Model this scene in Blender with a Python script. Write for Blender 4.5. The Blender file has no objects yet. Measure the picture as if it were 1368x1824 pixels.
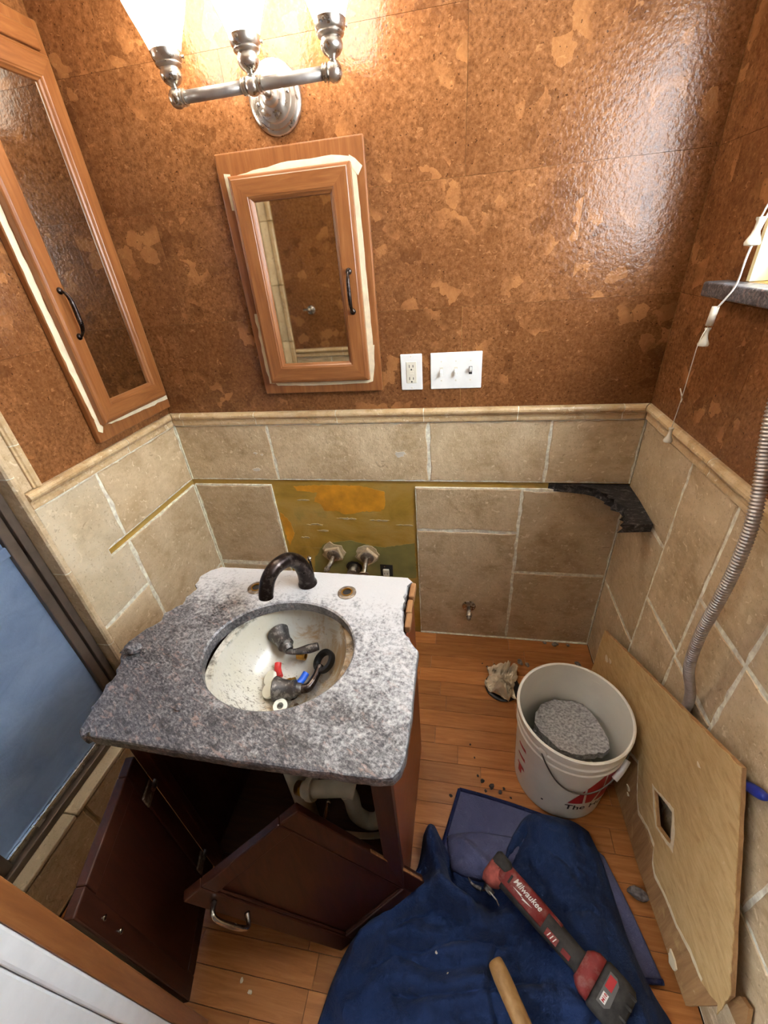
import bpy, bmesh, math, random
import numpy as np
from mathutils import Vector, Matrix, noise as mnoise

random.seed(7)
sc = bpy.context.scene
COL = sc.collection

# ---------------------------------------------------------------- camera, sky, exposure
cam_data = bpy.data.cameras.new('camera')
cam = bpy.data.objects.new('camera', cam_data)
COL.objects.link(cam)
cam_data.sensor_fit = 'VERTICAL'
cam_data.sensor_height = 24.0
cam_data.lens = 738.2155 / 1824 * 24.0
cam_data.clip_start = 0.01
_r = Vector((0.98341993, 0.16499637, -0.07524257))
_f = Vector((-0.17979152, 0.83296108, -0.5233076))
_u = Vector((-0.02366972, 0.5281591, 0.84881547))
cam.matrix_world = Matrix(((_r.x, _u.x, -_f.x, 1.10695), (_r.y, _u.y, -_f.y, -1.39060), (_r.z, _u.z, -_f.z, 1.55074), (0, 0, 0, 1)))
sc.camera = cam

world = bpy.data.worlds.new('daylight')
sc.world = world
world.use_nodes = True
_bg = world.node_tree.nodes['Background']
_bg.inputs[0].default_value = (0.88, 0.94, 1.0, 1)
_bg.inputs[1].default_value = 9.8

sc.view_settings.view_transform = 'Standard'
sc.view_settings.look = 'None'
sc.view_settings.gamma = 1.0
sc.view_settings.use_curve_mapping = False
sc.view_settings.exposure = 1.66
SHADE_GLOW = 6.5
sc.cycles.use_light_tree = False
sc.cycles.max_bounces = 5
sc.cycles.diffuse_bounces = 3
sc.cycles.glossy_bounces = 2
sc.cycles.transmission_bounces = 4
sc.cycles.transparent_max_bounces = 6
sc.cycles.caustics_reflective = False
sc.cycles.caustics_refractive = False
sc.cycles.adaptive_threshold = 0.04

W = 1.685          # room width; the back wall is y = 0, the left wall x = 0, the floor z = 0
YF = -1.274        # inner face of the door wall
ZC = 2.44          # ceiling
ZT = 1.101         # top of the stone trim


# ---------------------------------------------------------------- helpers
def lin(c):
    return tuple(((v / 255) / 12.92 if v / 255 <= 0.04045 else ((v / 255 + 0.055) / 1.055) ** 2.4) for v in c) + (1.0,)


def tag(o, label=None, cat=None, group=None, kind=None):
    if label: o['label'] = label
    if cat: o['category'] = cat
    if group: o['group'] = group
    if kind: o['kind'] = kind
    return o


def thing(name, loc, label, cat, group=None):
    o = bpy.data.objects.new(name, None)
    o.empty_display_size = 0.05
    COL.objects.link(o)
    o.location = loc
    tag(o, label, cat, group)
    BASE[o.name] = Vector(loc)
    return o


BASE = {}


def mk(name, verts, faces, mat, parent=None, smooth=False, origin=None):
    """verts in world coordinates; the object's origin is the parent's base (or `origin`)."""
    if parent is not None:
        b = BASE.get(parent.name, Vector((0, 0, 0)))
    else:
        b = Vector(origin) if origin is not None else Vector((0, 0, 0))
    me = bpy.data.meshes.new(name)
    me.from_pydata([(v[0] - b.x, v[1] - b.y, v[2] - b.z) for v in verts], [], faces)
    me.validate()
    bm = bmesh.new(); bm.from_mesh(me)
    bmesh.ops.recalc_face_normals(bm, faces=bm.faces)
    bm.to_mesh(me); bm.free()
    me.update()
    if mat is not None: me.materials.append(mat)
    if smooth:
        for p in me.polygons: p.use_smooth = True
    o = bpy.data.objects.new(name, me)
    COL.objects.link(o)
    if parent is not None:
        o.parent = parent
    else:
        o.location = b
    BASE[o.name] = b
    return o


def bev(o, w, seg=2, ang=35):
    m = o.modifiers.new('bevel', 'BEVEL')
    m.width = w; m.segments = seg; m.limit_method = 'ANGLE'; m.angle_limit = math.radians(ang)
    return o


BOXF = [(0, 3, 2, 1), (4, 5, 6, 7), (0, 1, 5, 4), (1, 2, 6, 5), (2, 3, 7, 6), (3, 0, 4, 7)]


def boxg(lo, hi):
    (a, b, c), (d, e, f) = lo, hi
    return [(a, b, c), (d, b, c), (d, e, c), (a, e, c), (a, b, f), (d, b, f), (d, e, f), (a, e, f)], list(BOXF)


def box(name, lo, hi, mat, parent=None, bv=0.0, xf=None, origin=None):
    v, f = boxg(lo, hi)
    if xf is not None: v = [xf(p) for p in v]
    o = mk(name, v, f, mat, parent, origin=origin)
    if bv: bev(o, bv)
    return o


def join(parts):
    V, F = [], []
    for v, f in parts:
        n = len(V)
        V += list(v)
        F += [tuple(i + n for i in q) for q in f]
    return V, F


def prismg(poly, f0, f1):
    """poly: 2-D outline, f0/f1: map (a,b) to the two end faces."""
    n = len(poly)
    V = [f0(*p) for p in poly] + [f1(*p) for p in poly]
    F = [tuple(range(n))[::-1], tuple(range(n, 2 * n))]
    F += [(i, (i + 1) % n, n + (i + 1) % n, n + i) for i in range(n)]
    return V, F


def smoothpath(pts, n=6):
    P = [Vector(p) for p in pts]
    if len(P) < 3: return P
    out = []
    for i in range(len(P) - 1):
        p0 = P[max(i - 1, 0)]; p1 = P[i]; p2 = P[i + 1]; p3 = P[min(i + 2, len(P) - 1)]
        for k in range(n):
            t = k / n
            out.append(0.5 * ((2 * p1) + (p2 - p0) * t + (2 * p0 - 5 * p1 + 4 * p2 - p3) * t * t + (3 * p1 - p0 - 3 * p2 + p3) * t ** 3))
    out.append(P[-1])
    return out


def tubeg(pts, r, n=10, smooth=6, cap=True):
    P = smoothpath(pts, smooth) if smooth else [Vector(p) for p in pts]
    m = len(P)
    if callable(r): R = [r(i / (m - 1)) for i in range(m)]
    elif isinstance(r, (list, tuple)):
        R = [float(np.interp(i / (m - 1), np.linspace(0, 1, len(r)), r)) for i in range(m)]
    else: R = [r] * m
    t0 = (P[1] - P[0]).normalized()
    ref = Vector((0, 0, 1)) if abs(t0.z) < 0.9 else Vector((1, 0, 0))
    nrm = t0.cross(ref).normalized()
    V, F = [], []
    for i, p in enumerate(P):
        t = (P[min(i + 1, m - 1)] - P[max(i - 1, 0)]).normalized()
        nrm = (nrm - t * nrm.dot(t)).normalized()
        b = t.cross(nrm)
        for k in range(n):
            a = 2 * math.pi * k / n
            V.append(tuple(p + (nrm * math.cos(a) + b * math.sin(a)) * R[i]))
    for i in range(m - 1):
        for k in range(n):
            a = i * n + k; c = i * n + (k + 1) % n
            F.append((a, c, c + n, a + n))
    if cap:
        F.append(tuple(range(n))[::-1]); F.append(tuple(range((m - 1) * n, m * n)))
    return V, F


def tube(name, pts, r, mat, parent=None, n=10, smooth=6, origin=None):
    v, f = tubeg(pts, r, n, smooth)
    return mk(name, v, f, mat, parent, smooth=True, origin=origin)


def frame_of(axis):
    a = Vector(axis).normalized()
    ref = Vector((0, 0, 1)) if abs(a.z) < 0.9 else Vector((1, 0, 0))
    x = a.cross(ref).normalized()
    return x, a.cross(x), a


def latheg(prof, c, axis=(0, 0, 1), n=28, sx=1.0, sy=1.0, closed=False):
    """prof: (radius, height) pairs along `axis` from c."""
    x, y, a = frame_of(axis)
    c = Vector(c)
    V, F = [], []
    for r, h in prof:
        for k in range(n):
            t = 2 * math.pi * k / n
            V.append(tuple(c + a * h + x * (r * sx * math.cos(t)) + y * (r * sy * math.sin(t))))
    m = len(prof)
    for i in range(m - 1 + (1 if closed else 0)):
        j = (i + 1) % m
        for k in range(n):
            F.append((i * n + k, i * n + (k + 1) % n, j * n + (k + 1) % n, j * n + k))
    if not closed:
        if prof[0][0] > 1e-6: F.append(tuple(range(n))[::-1])
        if prof[-1][0] > 1e-6: F.append(tuple(range((m - 1) * n, m * n)))
    return V, F


def lathe(name, prof, c, mat, parent=None, axis=(0, 0, 1), n=28, sx=1.0, sy=1.0, closed=False, smooth=True, origin=None):
    v, f = latheg(prof, c, axis, n, sx, sy, closed)
    o = mk(name, v, f, mat, parent, smooth=smooth, origin=origin)
    if smooth:
        m = o.modifiers.new('weld', 'WELD'); m.merge_threshold = 1e-5
        e = o.modifiers.new('split', 'EDGE_SPLIT'); e.split_angle = math.radians(42)
    return o


def textmesh(s, size, shear=0.0, bold=0.0, sx=1.0):
    """flat letters as (verts, faces) in the XY plane, baseline at the origin"""
    cu = bpy.data.curves.new('t', 'FONT')
    cu.body = s; cu.size = size; cu.shear = shear; cu.offset = bold; cu.resolution_u = 3
    ob = bpy.data.objects.new('t', cu)
    COL.objects.link(ob)
    bpy.context.view_layer.update()
    me = bpy.data.meshes.new_from_object(ob.evaluated_get(bpy.context.evaluated_depsgraph_get()))
    V = [(v.co.x * sx, v.co.y) for v in me.vertices]
    F = [tuple(p.vertices) for p in me.polygons]
    bpy.data.objects.remove(ob); bpy.data.curves.remove(cu); bpy.data.meshes.remove(me)
    return V, F


# ---------------------------------------------------------------- materials
class NT:
    def __init__(s, name, rough=0.5, metal=0.0, spec=0.5):
        s.m = bpy.data.materials.new(name); s.m.use_nodes = True
        s.t = s.m.node_tree; s.p = s.t.nodes['Principled BSDF']
        s.p.inputs['Roughness'].default_value = rough
        s.p.inputs['Metallic'].default_value = metal
        s.p.inputs['Specular IOR Level'].default_value = spec
        s.pos = None

    def n(s, typ, **kw):
        o = s.t.nodes.new(typ)
        for k, v in kw.items(): setattr(o, k, v)
        return o

    def l(s, a, b): s.t.links.new(a, b)

    def position(s, offset=True):
        """world position, shifted per object so look-alike pieces differ"""
        g = s.n('ShaderNodeNewGeometry')
        if not offset: return g.outputs['Position']
        oi = s.n('ShaderNodeObjectInfo')
        mul = s.n('ShaderNodeVectorMath', operation='MULTIPLY_ADD')
        mul.inputs[1].default_value = (17.0, 11.0, 23.0)
        comb = s.n('ShaderNodeCombineXYZ')
        for i in range(3): s.l(oi.outputs['Random'], comb.inputs[i])
        s.l(comb.outputs[0], mul.inputs[0]); s.l(g.outputs['Position'], mul.inputs[2])
        return mul.outputs[0]

    def objrand(s): return s.n('ShaderNodeObjectInfo').outputs['Random']

    def scale(s, vec, sc3):
        m = s.n('ShaderNodeVectorMath', operation='MULTIPLY'); m.inputs[1].default_value = sc3
        s.l(vec, m.inputs[0]); return m.outputs[0]

    def noise(s, vec, scale, detail=5, rough=0.55, dist=0.0):
        o = s.n('ShaderNodeTexNoise'); o.inputs['Scale'].default_value = scale
        o.inputs['Detail'].default_value = detail; o.inputs['Roughness'].default_value = rough
        o.inputs['Distortion'].default_value = dist
        s.l(vec, o.inputs['Vector']); return o.outputs['Fac']

    def voro(s, vec, scale, feature='F1', out='Distance', rnd=1.0):
        o = s.n('ShaderNodeTexVoronoi', feature=feature); o.inputs['Scale'].default_value = scale
        o.inputs['Randomness'].default_value = rnd
        s.l(vec, o.inputs['Vector']); return o.outputs[out]

    def ramp(s, fac, stops):
        o = s.n('ShaderNodeValToRGB'); e = o.color_ramp.elements
        while len(e) < len(stops): e.new(0.5)
        for i, (p, c) in enumerate(stops):
            e[i].position = p
            e[i].color = c if len(c) == 4 else lin(c)
        s.l(fac, o.inputs[0]); return o.outputs[0]

    def maprange(s, fac, a, b, c=0.0, d=1.0, smooth=True):
        o = s.n('ShaderNodeMapRange'); o.interpolation_type = 'SMOOTHSTEP' if smooth else 'LINEAR'
        for i, v in enumerate((a, b, c, d)): o.inputs[1 + i].default_value = v
        s.l(fac, o.inputs[0]); return o.outputs[0]

    def mix(s, fac, a, b, mode='MIX'):
        o = s.n('ShaderNodeMix', data_type='RGBA', blend_type=mode)
        for i, v in ((0, fac), (6, a), (7, b)):
            if hasattr(v, 'is_linked') or hasattr(v, 'links'): s.l(v, o.inputs[i])
            else: o.inputs[i].default_value = v if i == 0 else (v if len(v) == 4 else lin(v))
        return o.outputs[2]

    def math(s, op, a, b=None, c=None):
        o = s.n('ShaderNodeMath', operation=op)
        for i, v in enumerate((a, b, c)):
            if v is None: continue
            if isinstance(v, (int, float)): o.inputs[i].default_value = v
            else: s.l(v, o.inputs[i])
        return o.outputs[0]

    def bump(s, h, dist, strength=1.0):
        o = s.n('ShaderNodeBump'); o.inputs['Distance'].default_value = dist; o.inputs['Strength'].default_value = strength
        s.l(h, o.inputs['Height']); s.l(o.outputs[0], s.p.inputs['Normal']); return o

    def color(s, c):
        if isinstance(c, tuple): s.p.inputs['Base Color'].default_value = c if len(c) == 4 else lin(c)
        else: s.l(c, s.p.inputs['Base Color'])
        return s


def plain(name, c, rough=0.5, metal=0.0, spec=0.5, var=0.12, nscale=25, bump=0.0):
    t = NT(name, rough, metal, spec)
    v = t.noise(t.position(), nscale, 4)
    a = tuple(max(0, x * (1 - var)) for x in c); b = tuple(min(255, x * (1 + var)) for x in c)
    t.color(t.ramp(v, [(0.3, a), (0.7, b)]))
    if bump: t.bump(v, bump)
    return t.m


def m_cork():
    t = NT('cork', 0.34, 0, 0.32)
    p = t.position()
    fine = t.noise(p, 105, 4, 0.72, 0.0)
    base = t.ramp(fine, [(0.30, (96, 59, 33)), (0.46, (126, 81, 46)), (0.58, (140, 93, 55)), (0.74, (162, 114, 72))])
    big = t.noise(p, 3.2, 4, 0.66, 0.0)
    base = t.mix(t.maprange(big, 0.42, 0.62, 0.0, 0.45), base, (100, 60, 32))
    # larger bark chips, one tone each, with ragged outlines
    wv = t.n('ShaderNodeVectorMath', operation='ADD')
    wn = t.n('ShaderNodeTexNoise'); wn.inputs['Scale'].default_value = 26.0; wn.inputs['Detail'].default_value = 4.0
    t.l(p, wn.inputs['Vector'])
    t.l(t.scale(wn.outputs['Color'], (0.045, 0.045, 0.045)), wv.inputs[0]); t.l(p, wv.inputs[1])
    cell = t.voro(wv.outputs[0], 24, 'F1', 'Color')
    cs = t.n('ShaderNodeSeparateColor'); t.l(cell, cs.inputs[0])
    patch = t.math('MULTIPLY', t.maprange(cs.outputs[0], 0.74, 0.80, 0.0, 0.55), t.maprange(t.noise(p, 5.5, 2, 0.6), 0.47, 0.60))
    base = t.mix(patch, base, (180, 124, 74))
    dk = t.math('MULTIPLY', t.maprange(cs.outputs[1], 0.82, 0.88, 0.0, 0.5), t.maprange(t.noise(p, 6.5, 2, 0.6), 0.45, 0.60))
    base = t.mix(dk, base, (86, 50, 26))
    chip = t.noise(t.scale(p, (1.0, 1.0, 1.5)), 60, 3, 0.6, 1.0)
    base = t.mix(t.maprange(chip, 0.62, 0.70, 0.0, 0.45), base, (186, 134, 86))
    speck = t.noise(p, 150, 1, 0.5)
    base = t.mix(t.maprange(speck, 0.30, 0.22, 0.0, 0.8), base, (52, 28, 14))
    hsv = t.n('ShaderNodeHueSaturation'); t.l(base, hsv.inputs['Color'])
    t.l(t.maprange(t.objrand(), 0, 1, 0.87, 0.98, False), hsv.inputs['Value'])
    t.color(hsv.outputs[0])
    h = t.noise(p, 95, 2, 0.6, 0.0)
    t.bump(h, 0.0015, 0.7)
    t.l(t.maprange(fine, 0.3, 0.7, 0.17, 0.26), t.p.inputs['Roughness'])
    return t.m


def m_stone(name='travertine', a=(148, 122, 86), b=(176, 151, 114), c=(124, 99, 68), rough=0.5):
    t = NT(name, rough, 0, 0.4)
    p = t.position()
    cloud = t.noise(p, 6, 3, 0.6, 0.8)
    col = t.ramp(cloud, [(0.28, c), (0.48, a), (0.72, b)])
    grain = t.noise(t.scale(p, (30, 30, 55)), 1.0, 4, 0.7)
    col = t.mix(t.maprange(grain, 0.40, 0.66, 0.0, 0.42), col, (222, 202, 168))
    col = t.mix(t.maprange(t.noise(p, 110, 2, 0.7), 0.42, 0.30, 0.0, 0.35), col, (140, 114, 80))
    pit = t.noise(p, 55, 2, 0.5, 0.8)
    col = t.mix(t.maprange(pit, 0.64, 0.71, 0.0, 0.7), col, (232, 216, 186))
    dark = t.noise(p, 34, 2, 0.6, 1.5)
    col = t.mix(t.maprange(dark, 0.34, 0.25, 0.0, 0.45), col, (120, 94, 62))
    hsv = t.n('ShaderNodeHueSaturation'); t.l(col, hsv.inputs['Color'])
    t.l(t.maprange(t.objrand(), 0, 1, 0.90, 1.08, False), hsv.inputs['Value'])
    t.color(hsv.outputs[0])
    t.bump(t.noise(p, 42, 3, 0.68, 0.0), 0.0042, 0.85)
    return t.m


def m_wood(name, a, b, c, rough=0.35, axis=(1, 14, 14), rnd=0.12, spec=0.5):
    t = NT(name, rough, 0, spec)
    p = t.position()
    g = t.noise(t.scale(p, tuple(v * 3.2 for v in axis)), 1.6, 6, 0.62, 0.6)
    col = t.ramp(g, [(0.25, c), (0.5, a), (0.78, b)])
    hsv = t.n('ShaderNodeHueSaturation'); t.l(col, hsv.inputs['Color'])
    t.l(t.maprange(t.objrand(), 0, 1, 1 - rnd, 1 + rnd, False), hsv.inputs['Value'])
    t.color(hsv.outputs[0])
    t.bump(g, 0.0006, 0.5)
    return t.m


def m_granite(name, dusty):
    t = NT(name, 0.42, 0, 0.5)
    p = t.position(False)
    q = t.n('ShaderNodeVectorRotate'); q.inputs['Angle'].default_value = 0.5; q.inputs['Axis'].default_value = (0, 0, 1)
    t.l(p, q.inputs['Vector'])
    s1 = t.noise(t.scale(q.outputs[0], (110, 230, 170)), 1.0, 7, 0.72, 0.5)
    col = t.ramp(s1, [(0.28, (20, 20, 23)), (0.42, (50, 50, 55)), (0.54, (96, 95, 98)), (0.66, (150, 144, 142)), (0.80, (206, 200, 196))])
    s2 = t.noise(t.scale(q.outputs[0], (34, 84, 60)), 1.0, 5, 0.65, 0.8)
    col = t.mix(t.maprange(s2, 0.55, 0.66, 0.0, 0.55), col, (160, 132, 122))
    col = t.mix(t.maprange(t.noise(t.scale(q.outputs[0], (14, 30, 24)), 1.0, 6, 0.68, 0.6), 0.52, 0.34, 0.0, 0.75), col, (22, 21, 26))
    if dusty:
        sep = t.n('ShaderNodeSeparateXYZ'); t.l(p, sep.inputs[0])
        gy = t.maprange(sep.outputs['Y'], -1.08, -0.55, 0.0, 0.52, False)
        gx = t.maprange(sep.outputs['X'], 0.38, 1.02, 0.0, 0.40, False)
        back = t.maprange(sep.outputs['Y'], -0.70, -0.55, 0.0, 0.38)
        nz = t.maprange(t.noise(p, 11, 7, 0.68, 1.4), 0.25, 0.75, -0.30, 0.30, False)
        nf = t.maprange(t.noise(p, 110, 4, 0.7), 0.25, 0.75, -0.38, 0.34, False)
        m = t.math('ADD', t.math('ADD', gy, gx), t.math('ADD', back, t.math('ADD', nz, nf)))
        up = t.n('ShaderNodeNewGeometry'); sn = t.n('ShaderNodeSeparateXYZ'); t.l(up.outputs['Normal'], sn.inputs[0])
        m = t.math('MULTIPLY', t.maprange(m, 0.22, 0.92, 0.0, 0.90), t.maprange(sn.outputs['Z'], 0.2, 0.8, 0.25, 1.0))
        col = t.mix(m, col, (204, 203, 202))
        t.l(t.maprange(m, 0, 0.6, 0.34, 0.8), t.p.inputs['Roughness'])
    t.color(col)
    t.bump(s1, 0.0012, 0.6)
    return t.m


def m_drywall():
    t = NT('stripped_drywall', 0.42, 0, 0.5)
    p = t.position(False)
    n1 = t.noise(p, 4.5, 6, 0.62, 1.0)
    col = t.ramp(n1, [(0.3, (146, 116, 44)), (0.46, (176, 140, 58)), (0.60, (186, 152, 80)), (0.74, (148, 134, 70))])
    st = t.noise(t.scale(p, (7, 7, 60)), 1.0, 5, 0.6)
    col = t.mix(t.maprange(st, 0.55, 0.72, 0.0, 0.45), col, (176, 150, 96))
    t.color(col)
    t.bump(t.math('ADD', st, n1), 0.003, 0.7)
    return t.m


def m_sink():
    t = NT('stained_porcelain', 0.25, 0, 0.5)
    p = t.position(False)
    sep = t.n('ShaderNodeSeparateXYZ'); t.l(p, sep.inputs[0])
    col = t.ramp(t.noise(p, 9, 4), [(0.3, (198, 192, 172)), (0.7, (208, 205, 196))])
    # rust-brown stains towards the right and back, black grit in the bottom
    side = t.math('ADD', t.maprange(sep.outputs['X'], 0.62, 0.90, 0.0, 0.6, False), t.maprange(t.noise(p, 10, 6, 0.7, 1.5), 0.3, 0.7, -0.5, 0.5, False))
    col = t.mix(t.maprange(side, 0.15, 0.65, 0.0, 0.75), col, (172, 136, 84))
    grit = t.math('ADD', t.noise(t.scale(p, (120, 210, 100)), 1.0, 5, 0.7, 0.3), t.maprange(sep.outputs['Y'], -0.95, -0.70, 0.06, -0.10, False))
    low = t.maprange(sep.outputs['Z'], 0.80, 0.68, 0.0, 1.0)
    g = t.math('MULTIPLY', t.maprange(grit, 0.50, 0.62, 0.0, 0.8), low)
    col = t.mix(g, col, (92, 84, 72))
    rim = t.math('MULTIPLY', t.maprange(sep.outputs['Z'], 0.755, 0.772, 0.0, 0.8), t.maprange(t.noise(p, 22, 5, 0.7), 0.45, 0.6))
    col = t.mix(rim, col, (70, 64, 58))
    t.color(col)
    t.l(t.maprange(g, 0, 0.5, 0.22, 0.7), t.p.inputs['Roughness'])
    return t.m


def m_metal(name, c, rough=0.3, spec=0.5, metal=1.0, dirt=None):
    t = NT(name, rough, metal, spec)
    p = t.position()
    v = t.noise(p, 40, 4)
    a = tuple(x * 0.86 for x in c)
    col = t.ramp(v, [(0.3, a), (0.7, c)])
    if dirt:
        col = t.mix(t.maprange(t.noise(p, 60, 6, 0.7), 0.5, 0.62, 0, 0.8), col, dirt)
    t.color(col)
    t.l(t.maprange(v, 0.3, 0.7, rough * 0.8, rough * 1.25), t.p.inputs['Roughness'])
    return t.m


def m_mirror():
    t = NT('mirror_glass', 0.03, 1.0)
    t.color(t.ramp(t.noise(t.position(), 3), [(0.3, (202, 198, 186)), (0.7, (208, 204, 194))]))
    return t.m


def m_fabric(name, a, b, dust=(120, 126, 150), bumpd=0.006):
    t = NT(name, 0.9, 0, 0.15)
    p = t.position(False)
    n1 = t.noise(p, 6, 5, 0.6, 0.6)
    col = t.ramp(n1, [(0.3, a), (0.7, b)])
    d = t.noise(p, 26, 6, 0.7, 0.5)
    col = t.mix(t.maprange(d, 0.56, 0.75, 0.0, 0.4), col, dust)
    t.color(col)
    quilt = t.n('ShaderNodeTexWave'); quilt.inputs['Scale'].default_value = 7.0; quilt.inputs['Distortion'].default_value = 9.8
    quilt.inputs['Detail'].default_value = 3.0
    t.l(p, quilt.inputs['Vector'])
    h = t.math('ADD', t.math('MULTIPLY', quilt.outputs['Fac'], 0.35), t.math('ADD', t.noise(p, 30, 6, 0.65, 0.8), t.math('MULTIPLY', t.noise(p, 260, 2), 0.25)))
    t.bump(h, bumpd)
    t.p.inputs['Sheen Weight'].default_value = 0.05
    return t.m


def m_shade():
    t = NT('lit_frosted_glass', 0.4)
    t.color((250, 246, 238))
    lw = t.noise(t.position(False), 3, 2)
    e = t.ramp(lw, [(0.3, (1.0, 0.94, 0.83, 1)), (0.7, (1.0, 0.95, 0.86, 1))])
    t.l(e, t.p.inputs['Emission Color'])
    t.p.inputs['Emission Strength'].default_value = SHADE_GLOW
    return t.m


def m_frosted():
    t = NT('obscure_shower_glass', 0.35, 0, 0.6)
    p = t.position(False)
    n1 = t.noise(t.scale(p, (3, 3, 6)), 2.5, 6, 0.65, 0.8)
    t.color(t.ramp(n1, [(0.3, (138, 164, 204)), (0.7, (176, 200, 234))]))
    t.p.inputs['Transmission Weight'].default_value = 0.55
    t.p.inputs['Roughness'].default_value = 0.55
    t.p.inputs['IOR'].default_value = 1.3
    t.bump(t.noise(p, 120, 4, 0.6), 0.002, 0.5)
    return t.m


def m_clear():
    t = NT('window_glass', 0.02)
    tr = t.n('ShaderNodeBsdfTransparent'); gl = t.n('ShaderNodeBsdfGlossy'); gl.inputs['Roughness'].default_value = 0.02
    mx = t.n('ShaderNodeMixShader')
    mx.inputs[0].default_value = 0.06; t.l(tr.outputs[0], mx.inputs[1]); t.l(gl.outputs[0], mx.inputs[2])
    out = t.t.nodes['Material Output']; t.l(mx.outputs[0], out.inputs['Surface'])
    return t.m


CORK = m_cork()
STONE = m_stone('travertine', (194, 170, 134), (214, 192, 158), (168, 144, 108))
STONEL = m_stone('pale_travertine', (212, 196, 166), (226, 212, 186), (194, 176, 144))
TRIM = m_stone('honed_travertine_trim', (196, 166, 122), (216, 190, 148), (168, 136, 94), 0.30)
GROUT = plain('grout', (238, 226, 204), 0.85, var=0.16, nscale=60, bump=0.003)
DRY = m_drywall()
CHERRY = m_wood('cherry_wood', (138, 86, 46), (160, 106, 62), (116, 68, 34), 0.34, (14, 14, 1.2), 0.06)
CHERRYH = m_wood('cherry_wood_crosswise', (138, 86, 46), (160, 106, 62), (116, 68, 34), 0.34, (1.2, 1.2, 14), 0.06)
DARKWOOD = m_wood('dark_vanity_wood', (56, 27, 16), (72, 36, 21), (42, 19, 11), 0.42, (14, 14, 1.2), 0.08, 0.3)
DARKIN = m_wood('unlit_interior_board', (70, 46, 30), (84, 56, 36), (56, 36, 22), 0.6, (1.2, 14, 14), 0.05)  # board inside the vanity; its unlit look is put into the colour
SIDEWOOD = m_wood('vanity_side_veneer', (124, 64, 32), (142, 78, 42), (104, 52, 26), 0.4, (14, 1.2, 14), 0.05)
LAMINATE = m_wood('floor_laminate', (172, 110, 58), (194, 134, 78), (146, 88, 42), 0.30, (1.4, 16, 16), 0.20)
GRANITE = m_granite('dusty_granite', True)
GRANITEC = m_granite('clean_granite', False)
SINK = m_sink()
NICKEL = m_metal('brushed_nickel', (206, 200, 190), 0.30)
NICKELD = m_metal('satin_nickel_bar', (170, 164, 158), 0.48, metal=0.85)
BRONZE = m_metal('oil_rubbed_bronze', (58, 50, 48), 0.34, dirt=(96, 88, 84))
FRAME = m_metal('dark_bronze_frame', (118, 104, 92), 0.5, metal=0.55)
CHROME = m_metal('scuffed_chrome', (196, 192, 184), 0.24, dirt=(120, 104, 86))
OLDCHROME = m_metal('lime_scaled_metal', (150, 140, 128), 0.5, dirt=(196, 188, 172))
GUNMETAL = m_metal('dull_grey_faucet_metal', (104, 101, 100), 0.5, dirt=(172, 168, 164))
BRASS = m_metal('brass', (186, 142, 62), 0.35)
MIRROR = m_mirror()
WHITEP = plain('white_plastic', (226, 226, 222), 0.35, var=0.02)
IVORY = plain('ivory_plastic', (214, 208, 190), 0.4, var=0.03)
WHITE = plain('white_paint', (224, 226, 228), 0.5, var=0.02)
YELLOW = plain('pale_yellow_paint', (236, 226, 176), 0.6, var=0.02)
TAPE = plain('masking_tape', (222, 208, 176), 0.7, var=0.05, nscale=40, bump=0.001)
BLACK = plain('black_plastic', (22, 22, 22), 0.5, var=0.2)
SLOT = plain('dark_slot', (30, 28, 26), 0.7)
PVC = plain('white_pvc_pipe', (206, 198, 180), 0.45, var=0.05)
BUCKETM = plain('bucket_plastic', (226, 222, 210), 0.42, var=0.03, nscale=8)
RED = plain('red_print', (176, 28, 34), 0.5, var=0.05)
BLACKPRINT = plain('black_print', (34, 30, 30), 0.6)
SHADE = m_shade()
GLASSF = m_frosted()
CLEAR = m_clear()
BLUECLOTH = m_fabric('blue_moving_blanket', (28, 43, 80), (42, 62, 106), (66, 80, 116))
LAVCLOTH = m_fabric('grey_blue_blanket_back', (78, 82, 116), (96, 100, 134), (124, 126, 154))
HEM = m_fabric('blanket_binding', (34, 40, 78), (42, 50, 90))
WHITEWALL = plain('white_wall_paint', (214, 216, 218), 0.7, var=0.02)
CEIL = plain('ceiling_paint', (230, 224, 212), 0.8, var=0.02)


# ================================================================ the room
def struct(o): return tag(o, kind='structure')


MAPB = lambda u, v, d: (u, d, v)
MAPL = lambda u, v, d: (-d, u, v)
MAPR = lambda u, v, d: (W + d, u, v)
MAPF = lambda u, v, d: (u, YF - d, v)


def rect(u0, u1, v0, v1): return [(u0, v0), (u1, v0), (u1, v1), (u0, v1)]


def slabs(name, rects, d0, d1, mp, mat, parent=None):
    parts = []
    for (u0, u1, v0, v1) in rects:
        V, F = boxg((u0, v0, d0), (u1, v1, d1))
        parts.append(([mp(*p) for p in V], F))
    return mk(name, *join(parts), mat, parent)


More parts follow.
